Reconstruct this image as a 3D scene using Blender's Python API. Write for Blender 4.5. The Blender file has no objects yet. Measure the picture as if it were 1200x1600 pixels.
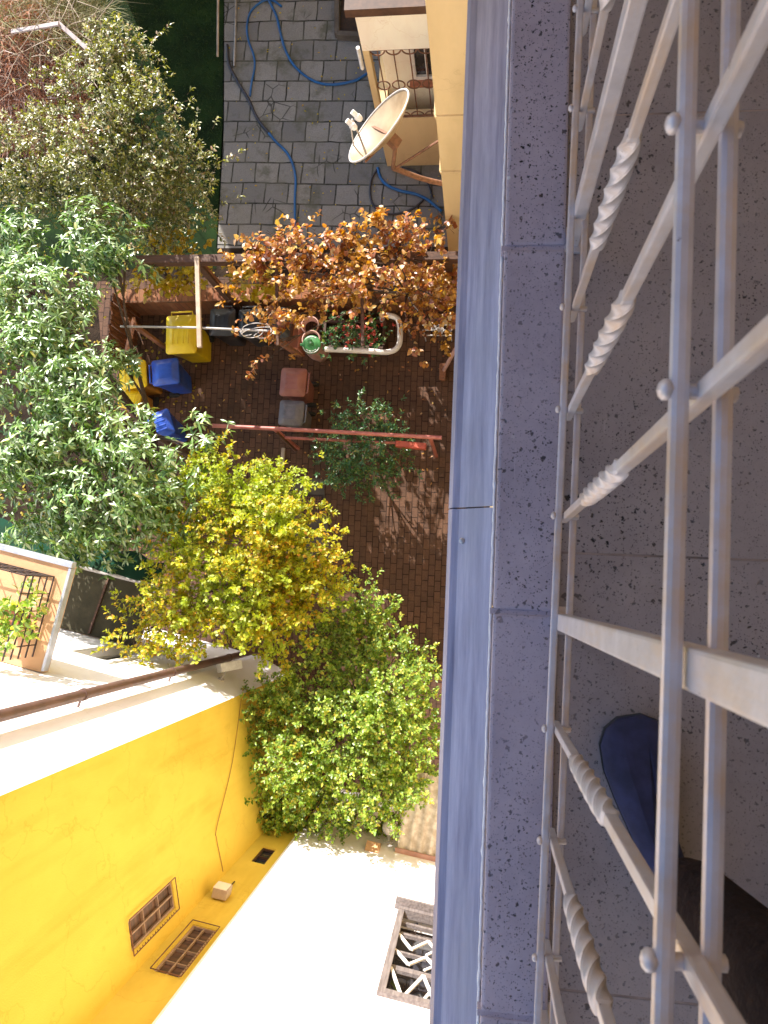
import bpy, bmesh, math, random
import numpy as np
from mathutils import Vector, Matrix, Euler
R_ = math.radians
random.seed(7)
rng = np.random.default_rng(7)
C = bpy.context.scene.collection
SC = bpy.context.scene

# ------------------------------------------------------------------ camera, sky, sun, exposure
H = 14.0                     # height of the eye above the courtyard
F = 1200.0                   # focal length in pixels of a 1200x1600 picture
SUN_AZ, SUN_EL = 115.5, 25.0 # degrees, azimuth measured from +X towards +Y
n = np.array([(750 - 600) / F, -(928 - 800) / F, -1.0]); n /= np.linalg.norm(n)
up = -n
yv = np.array([.033, 1.0, 0.0]); yv -= yv.dot(up) * up; yv /= np.linalg.norm(yv)
xv = np.cross(yv, up)
ROT = np.array([xv, yv, up])
cam_d = bpy.data.cameras.new('camera'); cam = bpy.data.objects.new('camera', cam_d); C.objects.link(cam)
cam_d.sensor_fit = 'VERTICAL'; cam_d.sensor_height = 32.0; cam_d.lens = 24.0
cam_d.clip_start = .02; cam_d.clip_end = 500
cam_d.dof.use_dof = True; cam_d.dof.focus_distance = 9.0; cam_d.dof.aperture_fstop = 14.0
m4 = Matrix(ROT.tolist()).to_4x4(); m4.translation = (0, 0, H); cam.matrix_world = m4
SC.camera = cam
W = bpy.data.worlds.new('World'); SC.world = W; W.use_nodes = True
nt = W.node_tree; bgn = nt.nodes['Background']
sky = nt.nodes.new('ShaderNodeTexSky'); sky.sky_type = 'NISHITA'; sky.sun_disc = False
sky.sun_elevation = R_(SUN_EL); sky.sun_rotation = R_(90 - SUN_AZ)
sky.air_density = 1.0; sky.dust_density = 1.0; sky.ozone_density = 2.8
nt.links.new(sky.outputs[0], bgn.inputs[0]); bgn.inputs[1].default_value = .13
sun_d = bpy.data.lights.new('sun', 'SUN'); sun_d.energy = 5.0; sun_d.angle = R_(.5); sun_d.color = (1, .945, .87)
sun = bpy.data.objects.new('sun', sun_d); C.objects.link(sun)
sd = Vector((math.cos(R_(SUN_EL)) * math.cos(R_(SUN_AZ)), math.cos(R_(SUN_EL)) * math.sin(R_(SUN_AZ)), math.sin(R_(SUN_EL))))
sun.rotation_euler = sd.to_track_quat('Z', 'Y').to_euler(); sun.location = (-5, 20, 30)
SC.view_settings.view_transform = 'Standard'; SC.view_settings.look = 'None'
SC.view_settings.exposure = 1.3; SC.view_settings.gamma = 1.0
SC.cycles.max_bounces = 8; SC.cycles.diffuse_bounces = 5; SC.cycles.transparent_max_bounces = 12

# ------------------------------------------------------------------ sight lines -> metric positions
def ray(px, py):
    return ROT @ np.array([(px - 600) / F, -(py - 800) / F, -1.0])
def at(px, py, z=0.0):
    d = ray(px, py); t = (z - H) / d[2]
    return Vector((d[0] * t, d[1] * t, z))
def azv(px, py):
    d = ray(px, py); return np.array([d[0], d[1]]) / -d[2]
def azang(px, py):
    v = azv(px, py); return math.atan2(v[1], v[0])
def u2(a): return np.array([math.cos(a), math.sin(a)])
def isect(p, d, q, e):
    s = np.linalg.solve(np.array([d, -e]).T, np.array(q) - np.array(p)); return np.array(p) + np.array(d) * s[0]
def on_wall(p0, u, px, py):
    """(along, height) on a vertical wall through p0 with direction u"""
    w = azv(px, py); q = isect(p0, u, np.zeros(2), w)
    return float(np.dot(q - p0, u)), float(H - np.linalg.norm(q) / np.linalg.norm(w))

# ------------------------------------------------------------------ materials
def nodes_of(name):
    m = bpy.data.materials.new(name); m.use_nodes = True
    t = m.node_tree; b = t.nodes['Principled BSDF']; return m, t, b
def tex_coord(t, kind='Object', scale=(1, 1, 1), rot=(0, 0, 0)):
    tc = t.nodes.new('ShaderNodeTexCoord'); mp = t.nodes.new('ShaderNodeMapping')
    mp.inputs['Scale'].default_value = scale; mp.inputs['Rotation'].default_value = rot
    t.links.new(tc.outputs[kind], mp.inputs[0]); return mp.outputs[0]
def noise(t, co, scale, detail=4, rough=.55):
    nn = t.nodes.new('ShaderNodeTexNoise'); nn.inputs['Scale'].default_value = scale
    nn.inputs['Detail'].default_value = detail; nn.inputs['Roughness'].default_value = rough
    t.links.new(co, nn.inputs['Vector']); return nn.outputs['Fac']
def ramp(t, fac, stops):
    r = t.nodes.new('ShaderNodeValToRGB'); el = r.color_ramp.elements
    while len(el) < len(stops): el.new(.5)
    for e, (p, c) in zip(el, stops): e.position = p; e.color = (*c, 1) if len(c) == 3 else c
    t.links.new(fac, r.inputs[0]); return r.outputs[0]
def mix(t, fac, a, b, kind='MIX'):
    x = t.nodes.new('ShaderNodeMix'); x.data_type = 'RGBA'; x.blend_type = kind
    for s, v in ((0, fac), (6, a), (7, b)):
        if hasattr(v, 'is_linked') or isinstance(v, bpy.types.NodeSocket): t.links.new(v, x.inputs[s])
        elif s == 0: x.inputs[0].default_value = v
        else: x.inputs[s].default_value = (*v, 1)
    return x.outputs[2]
def bump(t, b, h, strength=.3, dist=.02):
    bp = t.nodes.new('ShaderNodeBump'); bp.inputs['Strength'].default_value = strength; bp.inputs['Distance'].default_value = dist
    t.links.new(h, bp.inputs['Height']); t.links.new(bp.outputs[0], b.inputs['Normal'])
def pm(name, c1, c2=None, scale=6, rough=.7, metal=0, bmp=.0, bscale=None, stretch=(1, 1, 1), lo=.35, hi=.65, spec=.5, bdist=.01, coat=0):
    m, t, b = nodes_of(name); b.inputs['Roughness'].default_value = rough; b.inputs['Metallic'].default_value = metal
    b.inputs['Specular IOR Level'].default_value = spec
    if coat: b.inputs['Coat Weight'].default_value = coat
    co = tex_coord(t, scale=stretch)
    f = noise(t, co, scale)
    t.links.new(ramp(t, f, [(lo, c1), (hi, c2 or tuple(x * .8 for x in c1))]), b.inputs['Base Color'])
    if bmp: bump(t, b, noise(t, co, bscale or scale * 6), bmp, bdist)
    return m
def plaster(name, c, dirt, bmp=.35, streak=.5):
    m, t, b = nodes_of(name); b.inputs['Roughness'].default_value = .9; b.inputs['Specular IOR Level'].default_value = .2
    co = tex_coord(t)
    big = noise(t, co, .9, 5); st = noise(t, tex_coord(t, scale=(3.5, 3.5, .25)), 1.3, 5)
    k = ramp(t, big, [(.35, c), (.75, tuple(x * .92 for x in c))])
    k = mix(t, ramp(t, st, [(.52, (0, 0, 0)), (.8, (streak,) * 3)]), k, dirt)
    pt = noise(t, tex_coord(t, scale=(1.2, 1.2, .5)), .55, 7, .62); k = mix(t, ramp(t, pt, [(.42, (0, 0, 0)), (.50, (.45,) * 3), (.62, (.08,) * 3)]), k, tuple(min(.95, x * 1.18 + .02) for x in c))
    ck = t.nodes.new('ShaderNodeTexVoronoi'); ck.feature = 'DISTANCE_TO_EDGE'; ck.inputs['Scale'].default_value = .7
    wv_ = t.nodes.new('ShaderNodeTexNoise'); wv_.inputs['Scale'].default_value = 2.5; wv_.inputs['Detail'].default_value = 6; t.links.new(co, wv_.inputs['Vector']); va_ = t.nodes.new('ShaderNodeVectorMath'); t.links.new(co, va_.inputs[0]); t.links.new(wv_.outputs['Color'], va_.inputs[1]); t.links.new(va_.outputs[0], ck.inputs['Vector'])
    k = mix(t, ramp(t, ck.outputs['Distance'], [(.002, (.35,) * 3), (.007, (0, 0, 0))]), k, dirt)
    spk = noise(t, co, 14, 3)
    k = mix(t, ramp(t, spk, [(.66, (0, 0, 0)), (.78, (.35,) * 3)]), k, dirt)
    t.links.new(k, b.inputs['Base Color'])
    bump(t, b, noise(t, co, 90, 6, .7), bmp, .01); return m
def leaf_mat(name, stops, rough=.45, spec=.5, trans=.35, tcol=None, patch=None, sheen=0):
    m, t, b = nodes_of(name)
    if sheen: b.inputs['Coat Weight'].default_value = sheen; b.inputs['Coat Roughness'].default_value = .38
    g = t.nodes.new('ShaderNodeNewGeometry')
    col = ramp(t, g.outputs['Random Per Island'], stops)
    co = tex_coord(t)
    if patch:
        f = noise(t, co, patch[1], 3); col = mix(t, ramp(t, f, [(patch[2], (0, 0, 0)), (patch[2] + .12, (.85,) * 3)]), col, patch[0])
    hv = noise(t, co, 22, 2)
    col = mix(t, ramp(t, hv, [(.3, (0, 0, 0)), (.7, (.35,) * 3)]), col, tuple(x * .6 for x in stops[0][1]))
    t.links.new(col, b.inputs['Base Color']); b.inputs['Roughness'].default_value = rough
    b.inputs['Specular IOR Level'].default_value = spec
    tr = t.nodes.new('ShaderNodeBsdfTranslucent'); sat = t.nodes.new('ShaderNodeHueSaturation')
    sat.inputs['Saturation'].default_value = 1.15; sat.inputs['Value'].default_value = 1.5
    t.links.new(col, sat.inputs['Color']); t.links.new(sat.outputs[0], tr.inputs['Color'])
    ms = t.nodes.new('ShaderNodeMixShader'); ms.inputs[0].default_value = trans
    t.links.new(b.outputs[0], ms.inputs[1]); t.links.new(tr.outputs[0], ms.inputs[2])
    t.links.new(ms.outputs[0], t.nodes['Material Output'].inputs[0]); return m

def brick_mat(name, cols, mortar, bw, bh, gap, rot=0, offset=.5, squash=1, crack=False, moss=None, rough=.85, warp=.015):
    m, t, b = nodes_of(name); b.inputs['Roughness'].default_value = rough; b.inputs['Specular IOR Level'].default_value = .25
    co = tex_coord(t, rot=(0, 0, rot))
    wn = t.nodes.new('ShaderNodeTexNoise'); wn.inputs['Scale'].default_value = 2.3; t.links.new(co, wn.inputs['Vector'])
    sc = t.nodes.new('ShaderNodeVectorMath'); sc.operation = 'SCALE'; sc.inputs['Scale'].default_value = warp
    t.links.new(wn.outputs['Color'], sc.inputs[0])
    ad = t.nodes.new('ShaderNodeVectorMath'); t.links.new(co, ad.inputs[0]); t.links.new(sc.outputs[0], ad.inputs[1])
    br = t.nodes.new('ShaderNodeTexBrick'); t.links.new(ad.outputs[0], br.inputs['Vector'])
    br.inputs['Scale'].default_value = 1; br.inputs['Brick Width'].default_value = bw; br.inputs['Row Height'].default_value = bh
    br.inputs['Mortar Size'].default_value = gap; br.inputs['Mortar Smooth'].default_value = .25; br.offset = offset; br.squash = squash; br.squash_frequency = 3
    br.inputs['Color1'].default_value = (*cols[0], 1); br.inputs['Color2'].default_value = (*cols[1], 1); br.inputs['Mortar'].default_value = (*mortar, 1)
    br.inputs['Bias'].default_value = 0
    k = br.outputs['Color']
    k = mix(t, ramp(t, noise(t, co, 3.2, 6), [(.4, (0, 0, 0)), (.7, (.6,) * 3)]), k, cols[2])
    hgt = br.outputs['Fac']
    if crack:
        vo = t.nodes.new('ShaderNodeTexVoronoi'); vo.feature = 'DISTANCE_TO_EDGE'; vo.inputs['Scale'].default_value = 2.6
        t.links.new(ad.outputs[0], vo.inputs['Vector'])
        gate = ramp(t, noise(t, co, .9, 2), [(.56, (0, 0, 0)), (.62, (.8, .8, .8))])
        line = ramp(t, vo.outputs['Distance'], [(.012, (1, 1, 1)), (.03, (0, 0, 0))])
        k = mix(t, mix(t, 1.0, line, gate, 'MULTIPLY'), k, mortar)
    if moss: k = mix(t, ramp(t, noise(t, co, 1.4, 6, .7), [(.52, (0, 0, 0)), (.66, (.8,) * 3)]), k, moss)
    k = mix(t, ramp(t, noise(t, co, 40, 3), [(.4, (0, 0, 0)), (.9, (.7,) * 3)]), k, tuple(x * .45 for x in cols[0]))
    t.links.new(k, b.inputs['Base Color'])
    inv = t.nodes.new('ShaderNodeMath'); inv.operation = 'SUBTRACT'; inv.inputs[0].default_value = 1; t.links.new(hgt, inv.inputs[1])
    ad2 = t.nodes.new('ShaderNodeMath'); ad2.operation = 'MULTIPLY_ADD'; ad2.inputs[1].default_value = .35
    t.links.new(noise(t, co, 30, 5), ad2.inputs[0]); t.links.new(inv.outputs[0], ad2.inputs[2])
    bump(t, b, ad2.outputs[0], .8, .012); return m

M = {}
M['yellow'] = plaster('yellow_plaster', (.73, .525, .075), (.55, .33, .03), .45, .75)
M['cream'] = plaster('cream_plaster', (.86, .78, .66), (.66, .52, .36), .35, .25)
M['frame_tan'] = pm('tan_frame', (.40, .27, .18), (.28, .18, .12), 9, .6)
M['ochre'] = pm('ochre_cable', (.46, .27, .06), (.36, .2, .05), 6, .7)
M['white'] = plaster('sunlit_white_plaster', (.90, .86, .87), (.72, .65, .56), .3, .22)  # white puts the glare of full sun into the colour of yellow walls
M['sand'] = plaster('sand_plaster', (.62, .47, .26), (.46, .33, .18), .25, .25)
M['tan'] = plaster('tan_plaster', (.52, .31, .17), (.36, .2, .1), .25, .5)
M['white_paint'] = pm('white_paint', (.78, .77, .76), (.62, .6, .58), 12, .45)
def rail_mat():
    m, t, b = nodes_of('chipped_rail_paint'); b.inputs['Specular IOR Level'].default_value = .5
    co = tex_coord(t); b.inputs['Metallic'].default_value = .25; k = ramp(t, noise(t, co, 25, 5), [(.35, (.55, .52, .56)), (.7, (.44, .41, .44))])
    st = noise(t, tex_coord(t, scale=(1, 1, .3)), 13, 6, .7); k = mix(t, ramp(t, st, [(.46, (0, 0, 0)), (.66, (.7,) * 3)]), k, (.54, .38, .25))  # tan wear streaks, spread wide to paint in warm bounced light
    ch = noise(t, co, 48, 5, .75); chip = ramp(t, ch, [(.69, (0, 0, 0)), (.71, (1, 1, 1))]); k = mix(t, chip, k, (.11, .06, .04))
    t.links.new(k, b.inputs['Base Color']); b.inputs['Roughness'].default_value = .4
    bump(t, b, noise(t, co, 60, 5), .22, .003); return m
M['rail_paint'] = rail_mat()
M['wood_grey'] = pm('weathered_wood', (.19, .165, .165), (.105, .088, .088), 5, .8, bmp=.3, bscale=20, stretch=(8, 8, .8))
M['wood_brown'] = pm('brown_wood', (.10, .045, .024), (.055, .025, .014), 5, .7, bmp=.3, stretch=(1, 6, 6))
M['wood_pale'] = pm('pale_wood', (.50, .40, .30), (.36, .27, .2), 6, .75, bmp=.2)
M['plank'] = pm('bleached_plank', (.50, .43, .42), (.36, .29, .27), 7, .8, bmp=.2)
M['wood_red'] = pm('red_brown_wood', (.27, .11, .05), (.15, .06, .03), 7, .75, bmp=.3, stretch=(6, 6, 1))
M['iron'] = pm('black_iron', (.03, .025, .025), (.06, .035, .025), 20, .5, .4)
M['rust'] = pm('rusty_iron', (.14, .07, .04), (.25, .12, .07), 18, .8, .2, .2)
M['red_paint'] = pm('red_oxide_paint', (.48, .17, .13), (.34, .10, .08), 8, .5, bmp=.1)
M['red_bright'] = pm('bright_red_paint', (.50, .10, .06), (.36, .07, .04), 8, .55)
M['glass'] = pm('dark_glass', (.015, .015, .02), (.05, .05, .06), 3, .06, 0, 0, spec=.9)
M['curtain'] = pm('brown_blind', (.15, .075, .045), (.055, .03, .02), 2.2, .6, stretch=(1, 1, 9))
M['brownpipe'] = pm('brown_pipe_paint', (.15, .085, .075), (.10, .06, .052), 5, .4)
M['zincpipe'] = pm('zinc_edge', (.50, .53, .60), (.38, .40, .46), 8, .4, .5, bmp=.1)
M['metal'] = pm('dull_metal', (.45, .43, .4), (.3, .28, .26), 12, .45, .7)
M['yellow_bin'] = pm('yellow_plastic', (.85, .62, .010), (.75, .52, .010), 5, .42, coat=.15)
M['blue_bin'] = pm('blue_plastic', (.02, .09, .50), (.015, .06, .36), 5, .4, coat=.15)
M['brown_bin'] = pm('brown_plastic', (.33, .13, .10), (.25, .09, .07), 5, .45, coat=.1)
M['black_bin'] = pm('black_plastic', (.022, .024, .030), (.035, .036, .042), 5, .42, coat=.1)
M['grey_bin'] = pm('grey_plastic', (.19, .18, .20), (.12, .115, .13), 7, .5)
M['amber_bin'] = pm('amber_plastic', (.50, .23, .03), (.38, .16, .02), 5, .45)
M['rubber'] = pm('rubber', (.02, .02, .02), (.03, .03, .03), 10, .8)
M['blue_hose'] = pm('blue_rubber', (.012, .12, .34), (.01, .08, .22), 4, .35)
M['black_hose'] = pm('black_rubber', (.022, .022, .03), (.04, .04, .05), 4, .4)
M['pvc'] = pm('white_pvc', (.72, .68, .64), (.6, .55, .5), 5, .4)
M['wire'] = pm('pale_wire', (.5, .47, .45), (.4, .37, .35), 5, .5)
M['green_disc'] = pm('green_enamel', (.06, .25, .07), (.04, .18, .05), 6, .4)
M['pink_clay'] = pm('pink_clay', (.50, .30, .25), (.4, .22, .18), 6, .7)
M['terracotta'] = pm('terracotta', (.42, .16, .09), (.33, .12, .06), 8, .75)
M['plastic_brown'] = pm('brown_planter', (.10, .05, .03), (.06, .03, .02), 8, .6)
M['dish'] = pm('dish_paint', (.36, .27, .165), (.22, .145, .08), 2.6, .45, 0, .05)
M['dish_rim'] = pm('dish_rim_paint', (.55, .53, .52), (.4, .36, .32), 8, .45)
M['bark'] = pm('bark', (.10, .065, .045), (.05, .032, .022), 9, .9, bmp=.6, stretch=(5, 5, 1))
M['twig'] = pm('twig', (.085, .05, .03), (.05, .03, .02), 9, .9)
M['soil'] = pm('soil', (.045, .03, .02), (.02, .014, .01), 4, .95, spec=.1, bmp=.7, bscale=30, bdist=.03)
M['lawn'] = pm('lawn_ground', (.022, .045, .014), (.012, .022, .01), 1.6, .95, bmp=.6, bscale=60, spec=.05)
M['grass'] = leaf_mat('grass_blades', [(0, (.014, .04, .009)), (.6, (.025, .062, .012)), (1, (.05, .075, .02))], .6, .3, .25)
M['straw'] = leaf_mat('dry_straw', [(0, (.36, .14, .07)), (.4, (.58, .27, .15)), (.75, (.70, .44, .31)), (1, (.82, .68, .60))], .7, .3, .15)
M['straw_green'] = leaf_mat('half_dry_stems', [(0, (.14, .14, .04)), (.6, (.28, .26, .12)), (1, (.48, .42, .26))], .7, .3, .15)
M['felt'] = pm('olive_roof_felt', (.075, .066, .042), (.05, .046, .030), 4, .9, bmp=.3, spec=.15)
M['felt2'] = pm('green_roof_sheet', (.010, .05, .03), (.015, .035, .02), 5, .95, spec=.1)
M['skin'] = pm('skin', (.55, .34, .25), (.48, .28, .2), 20, .5)
M['trouser'] = pm('dark_brown_cloth', (.026, .015, .013), (.013, .008, .008), 6, .95, spec=.15, bmp=.9, bscale=14, bdist=.03)
M['shoe'] = pm('navy_suede', (.012, .014, .048), (.022, .026, .085), 30, .85, bmp=.3, bscale=120, bdist=.002)
M['shoe_lace'] = pm('navy_lace', (.03, .035, .10), (.02, .025, .07), 30, .8)
M['sole'] = pm('dark_sole', (.03, .03, .035), (.02, .02, .02), 10, .8)
M['hair'] = pm('dark_hair', (.03, .02, .015), (.05, .03, .02), 30, .6)

def speck_stone(name, c1, c2, dots=True):
    m, t, b = nodes_of(name); b.inputs['Roughness'].default_value = .75; b.inputs['Specular IOR Level'].default_value = .3
    co = tex_coord(t)
    k = ramp(t, noise(t, co, 5, 6, .65), [(.3, c1), (.7, c2)])
    k = mix(t, ramp(t, noise(t, co, 60, 3), [(.35, (0, 0, 0)), (.75, (.3,) * 3)]), k, tuple(min(1, x * 1.4) for x in c1))
    dens = ramp(t, noise(t, co, 3.1, 3), [(.38, (.35,) * 3), (.62, (1, 1, 1))])
    hole = None
    for s, r0, keep in ((42, .15, .70), (75, .17, .62), (140, .18, .52), (270, .17, .40)):
        v = t.nodes.new('ShaderNodeTexVoronoi'); v.inputs['Scale'].default_value = s
        dn = t.nodes.new('ShaderNodeTexNoise'); dn.inputs['Scale'].default_value = s * 2.2; t.links.new(co, dn.inputs['Vector'])
        dv = t.nodes.new('ShaderNodeVectorMath'); dv.operation = 'SCALE'; dv.inputs['Scale'].default_value = .9 / s; t.links.new(dn.outputs['Color'], dv.inputs[0])
        da = t.nodes.new('ShaderNodeVectorMath'); t.links.new(co, da.inputs[0]); t.links.new(dv.outputs[0], da.inputs[1])
        t.links.new(da.outputs[0], v.inputs['Vector'])
        d = ramp(t, v.outputs['Distance'], [(r0, (1, 1, 1)), (r0 + .06, (0, 0, 0))])
        sp = t.nodes.new('ShaderNodeSeparateColor'); t.links.new(v.outputs['Color'], sp.inputs[0])
        g = ramp(t, sp.outputs[0], [(keep, (0, 0, 0)), (keep + .04, (1, 1, 1))])
        h = mix(t, 1.0, mix(t, 1.0, d, g, 'MULTIPLY'), dens, 'MULTIPLY')
        hole = h if hole is None else mix(t, 1.0, hole, h, 'LIGHTEN')
    k = mix(t, hole, k, (.008, .007, .008))
    wp = noise(t, co, 1.7, 7, .7); k = mix(t, ramp(t, wp, [(.48, (0, 0, 0)), (.72, (.55,) * 3)]), k, tuple(x * .62 for x in c1))
    sc_ = noise(t, tex_coord(t, scale=(30, 2, 1)), 2.5, 6, .7); k = mix(t, ramp(t, sc_, [(.62, (0, 0, 0)), (.75, (.3,) * 3)]), k, tuple(min(1, x * 1.5) for x in c2))
    # pale droppings of paint
    v = t.nodes.new('ShaderNodeTexVoronoi'); v.inputs['Scale'].default_value = 24; t.links.new(co, v.inputs['Vector'])
    sp = t.nodes.new('ShaderNodeSeparateColor'); t.links.new(v.outputs['Color'], sp.inputs[0])
    wv = mix(t, 1.0, ramp(t, v.outputs['Distance'], [(.07, (1, 1, 1)), (.10, (0, 0, 0))]), ramp(t, sp.outputs[1], [(.955, (0, 0, 0)), (.965, (1, 1, 1))]), 'MULTIPLY')
    k = mix(t, wv, k, (.6, .6, .62))
    t.links.new(k, b.inputs['Base Color'])
    iv = t.nodes.new('ShaderNodeInvert'); t.links.new(hole, iv.inputs['Color']); bump(t, b, iv.outputs[0], .7, .004); return m
M['stone_edge'] = speck_stone('edge_stone', (.31, .275, .345), (.42, .375, .45))
M['stone_floor'] = speck_stone('floor_stone', (.25, .22, .235), (.335, .295, .305))
def zinc_mat():
    m, t, b = nodes_of('streaked_zinc'); b.inputs['Roughness'].default_value = .5; b.inputs['Metallic'].default_value = .25
    st = noise(t, tex_coord(t, scale=(26, 1.3, 1)), 2.4, 8, .7); st2 = noise(t, tex_coord(t, scale=(4, 1.2, 1)), 3, 5)
    k = ramp(t, st, [(.30, (.17, .17, .26)), (.55, (.31, .31, .43)), (.8, (.46, .455, .58))])
    k = mix(t, ramp(t, st2, [(.45, (0, 0, 0)), (.75, (.5,) * 3)]), k, (.24, .24, .27))
    t.links.new(k, b.inputs['Base Color']); bump(t, b, st, .12, .004); return m
M['zinc'] = zinc_mat()
M['joint_fill'] = pm('joint_fill', (.34, .27, .25), (.12, .1, .1), 9, .9)
M['mortar_line'] = pm('white_mortar', (.85, .83, .84), (.7, .68, .7), 40, .9, bmp=.4)
M['pavers'] = brick_mat('brick_pavers', [(.145, .075, .047), (.092, .052, .036), (.165, .088, .052)], (.020, .012, .009), .19, .117, .008, R_(90), moss=(.075, .046, .03))
M['slabs'] = brick_mat('stone_slabs', [(.30, .285, .265), (.165, .16, .16), (.22, .21, .175)], (.020, .021, .015), .47, .43, .016, R_(2), crack=True, moss=(.10, .098, .06), warp=.06)
M['fencebrick'] = brick_mat('red_brick_coping', [(.34, .14, .065), (.24, .095, .05), (.34, .18, .09)], (.12, .08, .05), .12, .3, .006, 0)
M['concrete'] = pm('grey_concrete', (.13, .11, .09), (.08, .065, .055), 4, .9, bmp=.4)
M['corr'] = pm('corrugated_sheet', (.66, .60, .52), (.44, .37, .29), 9, .85, bmp=.3, lo=.4, hi=.62)
M['leaf_privet'] = leaf_mat('privet_leaves', [(0, (.075, .10, .012)), (.4, (.20, .22, .03)), (.70, (.38, .36, .08)), (.88, (.60, .56, .42)), (1, (.34, .17, .06))], .40, 1.0, .26, patch=((.24, .25, .02), 1.8, .54), sheen=.25)
M['leaf_ash'] = leaf_mat('ash_leaves', [(0, (.04, .11, .012)), (.4, (.13, .26, .03)), (.72, (.28, .42, .10)), (.92, (.50, .62, .38)), (1, (.46, .42, .05))], .38, 1.0, .22, patch=((.18, .26, .03), 1.2, .58), sheen=.3)
M['leaf_gold'] = leaf_mat('gold_leaves', [(0, (.22, .26, .015)), (.35, (.42, .44, .02)), (.75, (.66, .54, .03)), (1, (.60, .27, .03))], .48, .6, .40, patch=((.34, .45, .03), 1.3, .46))
M['leaf_green'] = leaf_mat('green_leaves', [(0, (.10, .19, .02)), (.45, (.26, .40, .05)), (.8, (.48, .60, .12)), (1, (.60, .50, .07))], .40, .7, .36, patch=((.12, .20, .04), 1.5, .58))
M['leaf_dark'] = leaf_mat('dark_leaves', [(0, (.03, .10, .03)), (.6, (.08, .22, .07)), (1, (.26, .28, .06))], .35, .7, .25)
M['leaf_rust'] = leaf_mat('rust_leaves', [(0, (.17, .05, .02)), (.3, (.38, .12, .03)), (.65, (.56, .26, .05)), (.9, (.62, .42, .07)), (1, (.60, .42, .28))], .45, .9, .32, patch=((.58, .32, .03), 1.4, .52))
M['leaf_amber'] = leaf_mat('amber_leaves', [(0, (.42, .34, .03)), (.6, (.60, .46, .05)), (1, (.50, .28, .05))], .5, .5, .4)
M['flower'] = leaf_mat('flower_petals', [(0, (.45, .03, .03)), (.6, (.60, .10, .06)), (1, (.60, .25, .2))], .6, .3, .2)

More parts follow.
